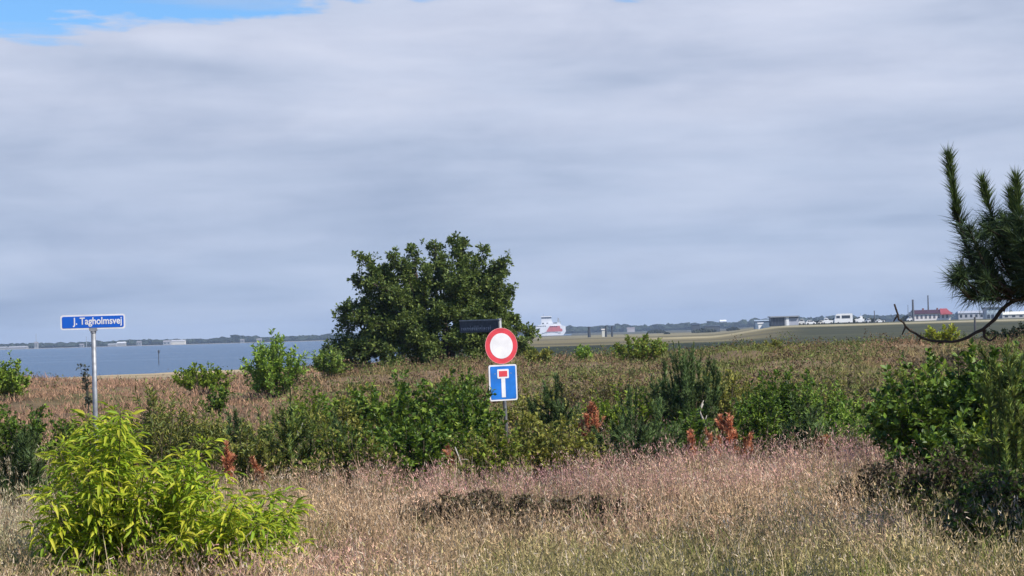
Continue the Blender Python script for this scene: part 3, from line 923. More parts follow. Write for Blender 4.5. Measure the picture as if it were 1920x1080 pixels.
# ------------------------------------------------------------------ pine at the right edge
def near_pine():
    rng = np.random.default_rng(95)
    O = np.array([6.0, 17.0, float(ground(6.0, 17.0))])
    root = thing('pine_tree', 'dark long-needled pine reaching into the picture from the right edge', 'tree', O)
    tr = MB()
    top = np.array([.15, .1, 5.2])
    c = bez(np.array([0, 0, -.1]), np.array([-.15, .1, 2.4]), top, 10)
    tr.tube(c, np.linspace(.15, .03, 10), 9)
    tr.build('trunk', M_BARK, root, smooth=True)
    d = 14.0

    def A(px, py, off=0.0):
        return at(px, py, d + off) - O
    lf_all = MB()
    bough_n = [0]

    def poly(pts, n=14):
        pts = np.array(pts)
        k = np.linspace(0, 1, len(pts))
        t = np.linspace(0, 1, n)
        c = np.stack([np.interp(t, k, pts[:, m]) for m in range(3)], 1)
        for _ in range(2):
            c[1:-1] = (c[:-2] + 2 * c[1:-1] + c[2:]) / 4
        return c

    def bough(pts, r0, r1, needle_from=.35, candle=.0, dens=800, ln=.135, name='bough'):
        c = poly(pts, 26 if name != 'bough' else 14)
        if name == 'bare_branch':
            c[2:-1] += rng.normal(size=(len(c) - 3, 3)) * .0035
        b = MB()
        rr = np.linspace(r0, r1, len(c)) * (1 + (.22 * rng.random(len(c)) if name != 'bough' else 0))
        b.tube(c, rr, 6, (.05, .038, .03))
        if name == 'bare_branch':
            for q in range(5, len(c) - 1, 3):
                e_ = c[q] + rng.normal(size=3) * np.array([.02, .01, .02]) + np.array([-.012, 0, -.008])
                b.tube([c[q], e_], [.007, .003], 4, (.05, .038, .03))
        o = b.build(name, M_DRY, root, smooth=True)
        k0 = int(len(c) * needle_from)
        k1 = len(c) - max(2, int(len(c) * candle)) if candle else len(c)
        if k1 - k0 > 1:
            Ls = np.linalg.norm(np.diff(c[k0:k1], axis=0), axis=1).sum()
            brush(rng, lf_all, c[k0:k1], int(dens * Ls), ln, .0058, [(.035, .06, .022), (.055, .085, .03), (.028, .05, .025)], (.55, 1.3))
        if candle:
            cc = c[k1 - 1:]
            Ls = np.linalg.norm(np.diff(cc, axis=0), axis=1).sum()
            brush(rng, lf_all, cc, int(2100 * Ls), .095, .0064, [(.06, .095, .025), (.12, .165, .04), (.05, .08, .025)], (.15, .95))
        return c
    limb = bough([c[3], A(2080, 575, .5), A(1960, 560, .1), A(1890, 545)], .05, .016, .35)
    bough([A(1890, 545), A(1835, 525), A(1803, 440), A(1792, 380), A(1778, 292)], .014, .005, .15, .36)
    bough([A(1930, 560), A(1885, 505, .2), A(1868, 430, .2), A(1858, 400, .2), A(1842, 340, .2)], .014, .005, .2, .28)
    bough([A(1965, 545), A(1925, 480, -.2), A(1912, 420, -.2), A(1905, 335, -.2)], .014, .005, .2, .3)
    bough([A(1900, 548), A(1860, 545, .1), A(1825, 520, .15), A(1800, 490, .15)], .01, .005, .2, 0)
    bough([A(1900, 550, -.1), A(1850, 510, -.15), A(1830, 460, -.2), A(1815, 425, -.2)], .01, .005, .2, 0)
    bough([A(1960, 545, .3), A(1910, 520, .3), A(1890, 470, .35), A(1880, 410, .35)], .01, .005, .2, .2)
    bough([A(1990, 560, -.3), A(1940, 520, -.3), A(1915, 490, -.3), A(1900, 440, -.3)], .01, .005, .2, .2)
    bough([A(1990, 550), A(1955, 480), A(1945, 400), A(1940, 310)], .014, .005, .2, .3)
    bough([A(2040, 560, .2), A(1985, 470, .2), A(1975, 380, .2), A(1970, 280, .2)], .014, .005, .2, .3)
    bough([A(1970, 560, .1), A(1920, 545, .1), A(1880, 560, .1), A(1850, 545, .1)], .01, .004, .25, 0, 700)
    for q in range(12):
        px, py = rng.uniform(1885, 2010), rng.uniform(400, 560)
        of = rng.uniform(-.45, .45)
        bough([A(px + 50, py + 70, of), A(px + 18, py + 42, of), A(px - 4, py + 5, of), A(px - 8, py - 45, of)], .009, .004, .1, .25 if py < 470 else 0, 900)
    # splayed end tufts on short twigs
    tw_mb = MB()
    for q in range(70):
        px, py = rng.uniform(1785, 2000), 0
        py = rng.uniform(max(395, 560 - (px - 1760) * 1.7), 562)
        p = A(px, py, rng.uniform(-.4, .4))
        b0_ = A(min(px + rng.uniform(25, 70), 2010), min(py + rng.uniform(20, 60), 562), rng.uniform(-.15, .15))
        dr = unit(p - b0_ + rng.normal(size=3) * .05)
        tw_mb.tube(bez(b0_, (b0_ + p) / 2 - np.array([0, 0, .02]), p, 5), np.linspace(.007, .003, 5), 4, (.05, .038, .03))
        m = int(rng.integers(70, 130))
        v = unit(rng.normal(size=(m, 3)) + dr * .9)
        st0 = p - dr * rng.uniform(0, .09, (m, 1))
        lf_all.scatter(NEEDLE, NEEDLET, st0, v, rng.normal(size=(m, 3)), np.stack([np.full(m, .0058), rng.uniform(.07, .15, m), np.ones(m)], 1),
                       jitter_cols(rng, m, [(.04, .068, .024), (.065, .10, .032), (.03, .055, .026)], .25))
    tw_mb.build('twigs', M_DRY, root, smooth=True)
    # bare branch that swings down and up again, with a short hooked twig
    cb = bough([A(1960, 560), A(1905, 555), A(1872, 590), A(1840, 622), A(1790, 643), A(1745, 640), A(1705, 622), A(1686, 600), A(1677, 570)], .0125, .005, 2, 0, name='bare_branch')
    bough([A(1846, 618), A(1845, 632), A(1856, 640), A(1868, 630)], .008, .005, 2, 0, name='bare_twig')
    # rest of the crown, right of the picture
    for i in range(90):
        z = rng.uniform(1.0, 5.0)
        a = rng.uniform(-1.9, 2.1)      # away from the picture side
        ln = (2.3 - .35 * (z - 1.3)) * rng.uniform(.7, 1.0)
        b0 = np.array([np.interp(z, c_[:, 2], c_[:, 0]) for c_ in [bez(np.array([0, 0, -.1]), np.array([-.15, .1, 2.4]), top, 10)]] + [.05, z])
        e = b0 + np.array([math.cos(a) * ln, math.sin(a) * ln, .55 * ln * .5])
        bough([b0, (b0 + e) / 2 - np.array([0, 0, .1]), e, e + np.array([0, 0, .3])], .03, .006, .3, .15, 900, .13)
    for i in range(16):
        z = rng.uniform(3.2, 5.0)
        a = rng.uniform(2.0, 4.3)
        ln = rng.uniform(.6, 1.35)
        b0 = np.array([0, .05, z])
        e = b0 + np.array([math.cos(a) * ln, math.sin(a) * ln, .3])
        bough([b0, (b0 + e) / 2, e, e + np.array([0, 0, .3])], .02, .006, .3, .15, 900, .13)
    lf_all.build('needles', M_NEEDLE, root, kind='stuff')
    # cone sitting at the foot of the leading shoot: rows of scales
    b = MB()
    o = A(1791, 402)
    for i in range(9):
        t = i / 8
        r = .024 * math.sin(.5 + 2.4 * t)
        for j in range(8):
            a = j * .785 + i * .39
            v = np.array([math.cos(a), math.sin(a), .35])
            b.scatter(LEAF2, LEAF2T, np.array([o + np.array([math.cos(a) * r * .3, math.sin(a) * r * .3, -.035 + .07 * t])]), v[None], np.array([[0, 0, 1.]]), [[.018, r + .008, .01]], np.array([[.05, .035, .025]]))
    b.build('cone', M_DRY, root)


near_pine()


# ------------------------------------------------------------------ yellow-green bush in the foreground
def front_bush():
    rng = np.random.default_rng(97)
    d = 19.6
    x0 = at(215, 1080, d)[0]
    g = float(ground(x0, d))
    O = np.array([x0, d, g])
    root = thing('leafy_bush', 'yellow-green bush with long drooping leaves in the left foreground', 'bush', O)
    # leaf blade, arched and folded along the midrib
    tv, tt = [], []
    st_ = [(0, .08), (.32, .95), (.68, .8), (1, .03)]
    for (t, w) in st_:
        zz = -.32 * t * t
        tv += [(-.5 * w, t, zz + .07 * w), (0, t, zz), (.5 * w, t, zz + .07 * w)]
    for i in range(3):
        a = i * 3
        for k in (0, 1):
            tt += [(a + k, a + k + 1, a + k + 4), (a + k, a + k + 4, a + k + 3)]
    tv, tt = np.array(tv), np.array(tt)
    st = MB()
    P, A, U, Cg = [], [], [], []
    tips = [(205, 772), (170, 800), (245, 800), (150, 840), (290, 850), (110, 860), (330, 862), (200, 830), (260, 880), (95, 905), (370, 845),
            (395, 880), (140, 900), (320, 920), (75, 930), (180, 930), (240, 940), (370, 960), (110, 980), (160, 1000), (300, 990), (90, 1040),
            (420, 950), (455, 945), (520, 920), (545, 965), (500, 985), (460, 1000), (400, 1010), (535, 1020), (490, 1040), (350, 1040), (430, 1045),
            (230, 1040), (280, 1050), (150, 1055), (200, 1010), (70, 1000), (260, 960), (380, 900), (350, 890), (440, 925), (480, 960), (540, 940), (555, 985), (520, 1000), (470, 1025), (510, 1050), (410, 985), (200, 790), (225, 775), (215, 815), (430, 990), (400, 960), (440, 1040), (380, 1060), (120, 1075), (200, 1080), (300, 1085), (400, 1090), (480, 1085), (250, 1000), (330, 1010)]
    for it, (px, py) in enumerate(tips * 2):
        off = rng.uniform(-.65, .65)
        tip = at(px + rng.normal() * 14, py + rng.normal() * 10 + (22 if it >= len(tips) else 0), d + off) - O
        tip[2] = max(tip[2], .12)
        foot = np.array([tip[0] * .35 + rng.normal() * .08, off * .35, -.03])
        if px > 410:
            foot[0] = (at(455, 1080, d)[0] - O[0]) * .8 + rng.normal() * .1
        mid = np.array([foot[0] * .5 + tip[0] * .5, foot[1] * .5 + tip[1] * .5, tip[2] * .65])
        c = bez(foot, mid, tip, 9)
        st.tube(c, np.linspace(.010, .003, 9), 5, (.12, .10, .05))
        L_ = np.linalg.norm(tip - foot)
        n = int(46 + 122 * min(1.2, L_))
        t = rng.uniform(.1, 1, n)
        t[:5] = 1
        pos = np.stack([np.interp(t, np.linspace(0, 1, 9), c[:, m]) for m in range(3)], 1)
        az = rng.uniform(0, 6.283, n)
        ax = np.stack([np.cos(az), np.sin(az), rng.uniform(-.55, .55, n) + .45 * (t > .97)], 1)
        # short side twig carrying the leaf outward
        pos2 = pos + unit(ax) * rng.uniform(0, .14, (n, 1)) * np.array([1, 1, .6])
        P.append(pos2)
        A.append(unit(ax))
        U.append(unit(np.array([0, 0, 1.]) + rng.normal(size=(n, 3)) * .35))
        Cg.append(jitter_cols(rng, n, YELLOWG + [(.24, .37, .03), (.32, .44, .035)] * (1 if tip[2] > .8 else 2), .16))
        for k in range(0, n, 6):
            st.tube([pos[k], pos2[k]], [.0025, .0015], 3, (.14, .13, .05))
    P, A, U, Cg = map(np.concatenate, (P, A, U, Cg))
    ok = P[:, 2] > .04
    P, A, U, Cg = P[ok], A[ok], U[ok], Cg[ok]
    n = len(P)
    sz = rng.uniform(.4, 1.12, n)
    st.build('stem', M_DRY, root)
    # the leaves that show largest are single parts: nearest the viewer and largest
    score = -P[:, 1] * 1.0 + sz * .6 + rng.random(n) * .25
    order = np.argsort(-score)
    big, rest = order[:300], order[300:]
    rest_mb = MB()
    S = np.stack([sz[rest] * .031, sz[rest] * .12, sz[rest] * .17], 1)
    rest_mb.scatter(tv, tt, P[rest], A[rest], U[rest], S, Cg[rest])
    rest_mb.build('foliage', M_BRIGHT, root, smooth=True, kind='stuff')
    variants = []
    for k in range(8):
        mb = MB()
        mb.add(tv * np.array([.031 * rng.uniform(.85, 1.2), .12, .17 * rng.uniform(.6, 1.5)]), tt, jitter_cols(rng, 1, YELLOWG, .12)[0])
        me = mb.mesh('leaf', M_BRIGHT)
        me.polygons.foreach_set('use_smooth', np.ones(len(me.polygons), bool))
        variants.append(me)
    for i in big:
        o = link('leaf', variants[int(rng.integers(0, 8))], root)
        ax = A[i]
        X = unit(np.cross(ax, U[i]))
        Z = np.cross(X, ax)
        Mx = np.eye(4)
        Mx[:3, 0], Mx[:3, 1], Mx[:3, 2], Mx[:3, 3] = X * sz[i], ax * sz[i], Z * sz[i], P[i]
        o.matrix_local = Matrix(Mx.tolist())


front_bush()


# ------------------------------------------------------------------ grass
def wedge(rng, n, d0, d1, margin=1.35, power=1.0):
    y = d0 + (d1 - d0) * rng.random(n) ** power
    x = (rng.random(n) * 2 - 1) * (y * .2217 * margin + .4)
    return x, y


FRONT_P = [-400, 0, 120, 400, 560, 700, 1060, 1120, 1640, 1700, 1760, 2300]
FRONT_D = [26, 26, 26, 27.4, 27.8, 28.4, 29.2, 31.8, 33.0, 31, 27, 23]
CLEAR = [(905, 23.4, 330), (1095, 23.0, 260), (230, 17.2, 560), (460, 17.4, 340), (1830, 18.4, 260), (1900, 18.0, 220), (1665, 22.5, 170), (1790, 21.5, 220), (1900, 20.0, 200), (1780, 26.5, 260), (1880, 24.0, 160), (1960, 22, 260)]


def open_ground(x, y):
    """1 where grass grows freely, less under shrubs and heather"""
    px = pxof(x, y)
    k = 1 - .8 * sst(-1.0, 1.4, y - np.interp(px, FRONT_P, FRONT_D) - 1.3 * wav(x, y, 3.6, 51) - .5 * wav(x, y, 1.4, 53))
    for (cpx, cd, w) in CLEAR:
        cx, r = (cpx - 960) / F * cd, w * cd / F * .62
        q = np.hypot((x - cx) / r, (y - cd) / (r * .95))
        fl = .06 if cpx < 600 else (.32 if cpx < 1300 else .2)
        k = k * (fl + (1 - fl) * sst(.4, 1.2, q + .3 * wav(x, y, .8, 52)))
    return k


def hair_grass():
    rng = np.random.default_rng(101)
    # flowering stems with airy pinkish heads
    n = 125000
    x, y = wedge(rng, n, 14.5, 42, 1.18, 1.25)
    tus = wav(x, y, 1.1, 25) + .7 * wav(x, y, .55, 26)
    keep = rng.random(n) < np.clip(.58 + .62 * tus, .06, 1) * open_ground(x, y)
    x, y, tus = x[keep], y[keep], tus[keep]
    n = len(x)
    z = ground(x, y)
    h = rng.uniform(.22, .54, n) * np.clip(1 + .25 * wav(x, y, 2.4, 22) + .28 * tus, .45, 1.7)
    tall = rng.random(n) < .04
    h = np.where(tall, h * 1.35, h)
    lean = np.stack([rng.normal(size=n) * .2 - .08, rng.normal(size=n) * .2, np.zeros(n)], 1)
    base = np.stack([x, y, z - .02], 1)
    ax = unit(np.array([0, 0, 1.]) + lean)
    mb = MB()
    pk = np.clip(-.1 + .8 * wav(x, y, 5, 23) + .8 * sst(22.5, 29, y) + .35 * sst(900, 1150, pxof(x, y)), 0, 1)[:, None]
    gr = np.clip(1.1 * wav(x, y, 4.0, 24) - .35 + .95 * (1 - sst(17.5, 23, y)), 0, 1)[:, None]
    pink = np.array([.58, .315, .28])
    straw = np.array([.60, .41, .235])
    green = np.array([.30, .31, .09])
    head = pink * pk + straw * (1 - pk)
    head = head * (1 - .6 * gr) + green * .6 * gr
    head = head * rng.uniform(.55, 1.35, (n, 1)) * np.clip(.98 + .38 * wav(x, y, 3.0, 27) + .2 * wav(x, y, 1.2, 28), .42, 1.5)[:, None]
    lp = (1 - sst(60, 130, pxof(x, y)))[:, None] * sst(19, 22, y)[:, None]
    head = head * (1 - .7 * lp) + np.array([.42, .43, .25]) * .7 * lp
    pale = (rng.random(n) < .10)[:, None]
    head = np.where(pale, np.array([.72, .58, .42]), head)
    stemc = (straw * .8 * (1 - gr) + green * .8 * gr) * rng.uniform(.6, 1.2, (n, 1))
    up = rng.normal(size=(n, 3))
    mb.scatter(NEEDLE, NEEDLET, base, ax, up, np.stack([np.full(n, .007), h, np.ones(n)], 1), stemc)
    # bent straw: long arching culms that stand out singly
    m = rng.random(n) < .10
    nm = int(m.sum())
    lc = np.array([.66, .52, .33]) * rng.uniform(.55, 1.15, (nm, 1))
    mb.scatter(ARC, ARCT, base[m], unit(np.array([0, 0, 1.]) + rng.normal(size=(nm, 3)) * np.array([.45, .45, .05])), rng.normal(size=(nm, 3)),
               np.stack([np.full(nm, .008), rng.uniform(.35, .72, nm), rng.uniform(.2, 1.0, nm)], 1), lc)
    for k in range(6):
        t = rng.uniform(.66, 1.0, (n, 1))
        spread = .04 * (1.15 - t) / .4
        pos = base + ax * h[:, None] * t + rng.normal(size=(n, 3)) * spread
        a2 = unit(ax + rng.normal(size=(n, 3)) * .5)
        mb.scatter(NEEDLE, NEEDLET, pos, a2, rng.normal(size=(n, 3)),
                   np.stack([rng.uniform(.006, .012, n), rng.uniform(.022, .055, n), np.ones(n)], 1), head * rng.uniform(.8, 1.2, (n, 1)))
    o = mb.build('flowering_grass', M_GRASS, kind='stuff')
    tag(o, 'pinkish flowering grass covering the foreground', 'grass')
    # leaf blades and dead thatch below
    n = 105000
    x, y = wedge(rng, n, 14.5, 42, 1.18, 1.1)
    og = open_ground(x, y)
    z = ground(x, y)
    gr = np.clip(.42 + 1.1 * wav(x, y, 4.0, 24) + .6 * (1 - sst(17.5, 22, y)) + .4 * (1 - og), 0, 1)[:, None]
    c = np.array([.19, .22, .05]) * gr + np.array([.32, .20, .105]) * (1 - gr)
    dark = (rng.random(n) < .3)[:, None]
    c = np.where(dark, c * np.array([.5, .5, .55]), c)
    mb = MB()
    ax = unit(np.array([0, 0, 1.]) + rng.normal(size=(n, 3)) * np.array([.5, .5, .1]))
    mb.scatter(LEAF2, LEAF2T, np.stack([x, y, z - .02], 1), ax, rng.normal(size=(n, 3)),
               np.stack([rng.uniform(.006, .014, n), rng.uniform(.10, .32, n) * (.5 + .5 * og), np.full(n, .05)], 1), c * rng.uniform(.5, 1.35, (n, 1)))
    # fresh green tufts of longer arching blades
    nc = 260
    cx, cy = wedge(rng, nc, 15.2, 33, 1.15, 1.6)
    keep = rng.random(nc) < np.clip(.35 + .8 * wav(cx, cy, 4.0, 24) + .5 * (1 - sst(18, 23, cy)), .08, 1)
    cx, cy = cx[keep], cy[keep]
    q = np.repeat(np.arange(len(cx)), 46)
    m = len(q)
    bx_, by_ = cx[q] + rng.normal(size=m) * .09, cy[q] + rng.normal(size=m) * .09
    gc = jitter_cols(rng, m, [(.22, .27, .05), (.30, .33, .08), (.16, .22, .04), (.40, .38, .14)], .2)
    mb.scatter(ARC, ARCT, np.stack([bx_, by_, ground(bx_, by_) - .02], 1), unit(np.array([0, 0, 1.]) + rng.normal(size=(m, 3)) * np.array([.42, .42, .05])), rng.normal(size=(m, 3)),
               np.stack([rng.uniform(.008, .014, m), rng.uniform(.22, .5, m), rng.uniform(.3, 1.2, m)], 1), gc)
    o = mb.build('grass_tussocks', M_GRASS, kind='stuff')
    tag(o, 'brown and green grass blades under the pink seed heads', 'grass')


def dune_grass():
    rng = np.random.default_rng(103)
    n = 180000
    x, y = wedge(rng, n, 36, 100, 1.25, 1.2)
    clump = wav(x, y, 1.3, 31) + .8 * wav(x, y, 3.2, 32)
    keep = rng.random(n) < np.clip(.7 + .35 * clump, .2, 1)
    x, y, clump = x[keep], y[keep], clump[keep]
    n = len(x)
    z = ground(x, y)
    px = pxof(x, y)
    h = rng.uniform(.07, .24, n) * np.clip(1 + .55 * clump, .4, 2.1)
    brown = np.array([.33, .21, .12])
    pinkb = np.array([.46, .27, .17])
    olive = np.array([.19, .185, .055])
    ylw = np.array([.33, .29, .10])
    left = (1 - sst(430, 720, px))[:, None]
    w1 = np.clip(.5 + 1.1 * wav(x, y, 5.5, 33), 0, 1)[:, None]
    w2 = np.clip(.4 + 1.1 * wav(x, y, 3, 34), 0, 1)[:, None]
    c = olive * w1 + brown * (1 - w1)
    c = c * (1 - .6 * w2) + ylw * .6 * w2
    rt = (sst(850, 1100, px) * np.clip(.35 + .8 * wav(x, y, 6.5, 36), 0, .85))[:, None]
    c = c * (1 - rt) + np.array([.20, .215, .06]) * rt
    pl = np.clip(left * .85 + .8 * sst(56, 78, y)[:, None] * np.clip(wav(x, y, 9, 35) + .15, 0, 1)[:, None], 0, 1)
    c = c * (1 - pl) + pinkb * pl
    c = c * rng.uniform(.5, 1.35, (n, 1))
    ax = unit(np.array([0, 0, 1.]) + rng.normal(size=(n, 3)) * np.array([.6, .6, .1]))
    mb = MB()
    mb.scatter(LEAF2, LEAF2T, np.stack([x, y, z - .02], 1), ax, rng.normal(size=(n, 3)),
               np.stack([rng.uniform(.014, .034, n), h, np.full(n, .05)], 1), c)
    o = mb.build('dune_grass', M_GRASS, kind='stuff')
    tag(o, 'brown and olive dune grass on the slope behind the shrubs', 'grass')
    # low leafy herbs and heather tufts breaking up the slope
    n = 104000
    x, y = wedge(rng, n, 37, 96, 1.2, 1.1)
    cl = wav(x, y, 1.7, 41) + .9 * wav(x, y, 4.5, 42) + .5 * wav(x, y, .8, 43)
    k = cl > .3
    x, y, cl = x[k], y[k], cl[k]
    k = (1 - sst(430, 640, pxof(x, y))) * .88 < rng.random(len(x))
    x, y, cl = x[k], y[k], cl[k]
    n = len(x)
    z = ground(x, y)
    kind = wav(x, y, 2.2, 44)[:, None]
    g1 = jitter_cols(rng, n, [(.10, .13, .03), (.16, .19, .05), (.20, .21, .06)], .25)
    g2 = jitter_cols(rng, n, [(.12, .075, .04), (.17, .11, .06), (.24, .15, .08)], .25)
    pal = np.where(kind > .15, g2, g1)
    mb = MB()
    for q in range(3):
        pos = np.stack([x + rng.normal(size=n) * .07, y + rng.normal(size=n) * .07, z + rng.uniform(.0, .34, n) * np.clip(cl - .1, .25, 1.5)], 1)
        mb.scatter(LEAF2, LEAF2T, pos, unit(rng.normal(size=(n, 3)) + np.array([0, 0, .6])), unit(np.array([0, 0, 1.]) + rng.normal(size=(n, 3)) * .6),
                   np.stack([rng.uniform(.03, .065, n), rng.uniform(.05, .11, n), np.full(n, .1)], 1), pal * rng.uniform(.75, 1.25, (n, 1)))
    o = mb.build('dune_herbs', M_LEAF, kind='stuff')
    tag(o, 'low leafy herbs and heather scattered over the dune slope', 'ground cover')


hair_grass()
dune_grass()


# ------------------------------------------------------------------ signs
def disc(mb, r0, r1, y, n=48, c=(1, 1, 1), thick=None):
    """flat ring or disc in the x-z plane facing -y"""
    a = np.arange(n) / n * 2 * np.pi
    ring = lambda r, yy: np.stack([r * np.cos(a), np.full(n, yy), r * np.sin(a)], 1)
    if r0 <= 0:
        v = np.concatenate([ring(r1, y), [[0, y, 0]]])
        mb.add(v, [(n, (k + 1) % n, k)[::-1] for k in range(n)], c)
    else:
        v = np.concatenate([ring(r0, y), ring(r1, y)])
        t = []
        for k in range(n):
            q = (k + 1) % n
            t += [(k, n + k, n + q), (k, n + q, q)]
        mb.add(v, t, c)
    if thick:
        v = np.concatenate([ring(r1, y), ring(r1, y + thick), [[0, y + thick, 0]]])
        t = []
        for k in range(n):
            q = (k + 1) % n
            t += [(k, n + k, n + q), (k, n + q, q), (n + k, 2 * n, n + q)]
        mb.add(v, t, c)


def rrect(w, h, r, n=6):
    pts = []
    for cx, cz, a0 in ((w / 2 - r, h / 2 - r, 0), (-w / 2 + r, h / 2 - r, 90), (-w / 2 + r, -h / 2 + r, 180), (w / 2 - r, -h / 2 + r, 270)):
        for k in range(n + 1):
            a = math.radians(a0 + 90 * k / n)
            pts.append((cx + r * math.cos(a), cz + r * math.sin(a)))
    return pts


def plate(mb, w, h, r, y0, y1, cx=0, cz=0):
    mb.prism([(x + cx, z + cz) for x, z in rrect(w, h, r)], y0, y1)


def lettering(text, size, bold, mat, parent, loc, fit=None):
    cu = bpy.data.curves.new('lettering', 'FONT')
    cu.body = text
    cu.size = size
    cu.offset = bold
    cu.extrude = .001
    cu.align_x, cu.align_y = 'CENTER', 'CENTER'
    tmp = bpy.data.objects.new('lettering_curve', cu)
    COL.objects.link(tmp)
    dg = bpy.context.evaluated_depsgraph_get()
    me = bpy.data.meshes.new_from_object(tmp.evaluated_get(dg))
    bpy.data.objects.remove(tmp)
    bpy.data.curves.remove(cu)
    me.name = 'lettering'
    me.materials.clear()
    me.materials.append(mat)
    co = np.empty(len(me.vertices) * 3, np.float32)
    me.vertices.foreach_get('co', co)
    co = co.reshape(-1, 3)
    co[:, :2] -= (co[:, :2].max(0) + co[:, :2].min(0)) / 2
    if fit:
        ext = co.max(0) - co.min(0)
        co[:, 0] *= fit[0] / ext[0]
        co[:, 1] *= fit[1] / ext[1]
    co = np.stack([co[:, 0], -co[:, 2], co[:, 1]], 1) + np.array(loc)
    me.vertices.foreach_set('co', co.astype(np.float32).ravel())
    me.update()
    return link('lettering', me, parent)


def name_post():
    d = 29.0
    p = at(177, 720, d)
    g = float(ground(p[0], d))
    c = at(176, 603.5, d)
    root = thing('street_name_sign', 'blue street name sign with white lettering on a grey post at left', 'street sign', (p[0], d, g), math.radians(5))
    hz = c[2] - g
    b = MB()
    b.tube([(0, .035, -.2), (0, .035, hz * .5), (0, .035, hz + .02)], .03, 14)
    b.build('post', M_STEEL, root, smooth=True)
    b = MB()
    b.tube([(0, .035, hz - .14), (0, .035, hz - .09)], .036, 14)
    b.box((-.05, -.002, hz - .115), (.05, .034, hz - .075))
    b.build('clamp', M_STEEL, root)
    b = MB()
    plate(b, .805, .185, .03, 0, .006, 0, hz)
    pl = b.build('name_plate', M_SIGNWHITE, root)
    b = MB()
    plate(b, .765, .145, .018, -.003, -.0005, 0, hz)
    b.build('blue_field', M_NAMEBLUE, pl)
    lettering('J. Tagholmsvej', .1, .002, M_SIGNWHITE, pl, (.055, -.0045, hz - .001), (.61, .118))


name_post()


def main_sign():
    d = 38.8
    top = at(936.5, 598, d)
    low = at(949, 800, d)
    g = float(ground(low[0], d))
    u = (low - top) / (low[2] - top[2])           # drift per metre of height
    foot = low + u * (g - low[2])
    root = thing('road_sign', 'red ringed round sign over blue dead-end sign on a leaning post', 'road sign', (foot[0], d, g))
    F_ = np.array([foot[0], d, g])
    tp = top - F_
    tp[1] = 0
    b = MB()
    b.tube([(u[0] * -.3, .045, -.3), tuple(tp * .5 + np.array([0, .045, 0])), tuple(tp + np.array([0, .045, 0]))], .03, 14)
    b.build('post', M_STEEL, root, smooth=True)
    yaw = math.radians(27)
    tilt = -math.atan(u[0])

    def panel(name, centre):
        e = link(name, None, root)
        return e
    # round sign
    c = at(940, 648.5, d) - F_
    R = Matrix.Translation((c[0], 0, c[2])) @ Matrix.Rotation(yaw, 4, 'Z') @ Matrix.Rotation(tilt * .5, 4, 'Y')
    b = MB()
    disc(b, 0, .302, 0, 56, thick=.012)
    rd = b.build('round_panel', M_SIGNRED, root)
    rd.matrix_local = R
    b = MB()
    disc(b, .296, .303, -.002, 56)
    b.build('pale_rim', mat_plain('pale_red_rim', (.75, .3, .3), .4), rd)
    b = MB()
    disc(b, 0, .214, -.003, 56)
    b.build('white_centre', M_SIGNWHITE, rd)
    # dead-end sign
    c = at(943.5, 717.5, d) - F_
    R = Matrix.Translation((c[0], 0, c[2])) @ Matrix.Rotation(yaw, 4, 'Z') @ Matrix.Rotation(-.012, 4, 'Y')
    b = MB()
    plate(b, .525, .605, .035, 0, .012)
    bp = b.build('dead_end_panel', M_SIGNWHITE, root)
    bp.matrix_local = R
    b = MB()
    plate(b, .475, .555, .022, -.003, -.0005)
    b.build('blue_field', M_SIGNBLUE, bp)
    b = MB()
    b.box((-.037, -.006, -.245), (.037, -.0035, .09))
    b.build('white_stem', M_SIGNWHITE, bp)
    b = MB()
    plate(b, .215, .155, .015, -.007, -.0035, 0, .15)
    b.build('white_bar', M_SIGNWHITE, bp)
    b = MB()
    plate(b, .155, .095, .004, -.0105, -.0075, 0, .15)
    b.build('red_bar', M_SIGNRED, bp)
    for s in (-1, 1):
        b = MB()
        disc(b, 0, .009, -.006, 12)
        o = b.build('bolt', M_STEEL, bp)
        o.location = (s * .15, 0, .155)
    for zc in (.10, -.10):
        b = MB()
        b.box((-.06, .013, zc - .015), (.06, .05, zc + .015))
        b.build('bracket', M_STEEL, bp)
    # name plate pointing away to the left, shade painted into its dark colour
    a = math.radians(42)
    R = Matrix.Translation((tp[0], .0, tp[2])) @ Matrix.Rotation(-a, 4, 'Z')
    b = MB()
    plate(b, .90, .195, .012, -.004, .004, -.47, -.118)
    npz = b.build('name_plate', M_SHADED_PLATE, root)
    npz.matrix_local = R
    npz['label'] = 'name plate painted dark for shade, with dimmed illegible lettering'
    b = MB()
    b.box((-.925, -.012, -.02), (.0, .012, 0))
    b.build('top_rail', M_STEEL, npz)
    rng = np.random.default_rng(3)
    b = MB()
    xx = -.88
    while xx < -.2:
        w = rng.uniform(.022, .04)
        hh = .055 if rng.random() < .7 else .085
        b.box((xx, -.0065, -.185), (xx + w * .35, -.0045, -.185 + hh))
        b.box((xx + w * .36, -.0062, -.185 + rng.uniform(.0, .04)), (xx + w, -.0043, -.185 + rng.uniform(.045, .055)))
        xx += w + .014
    b.build('illegible_marks', M_PALEMARK, npz)
    b = MB()
    b.tube([(0, .045, tp[2] - .02), (0, .045, tp[2] + .012)], .034, 12)
    b.v[0] += np.array([tp[0], 0, 0])
    b.build('post_cap', M_STEEL, root)


main_sign()


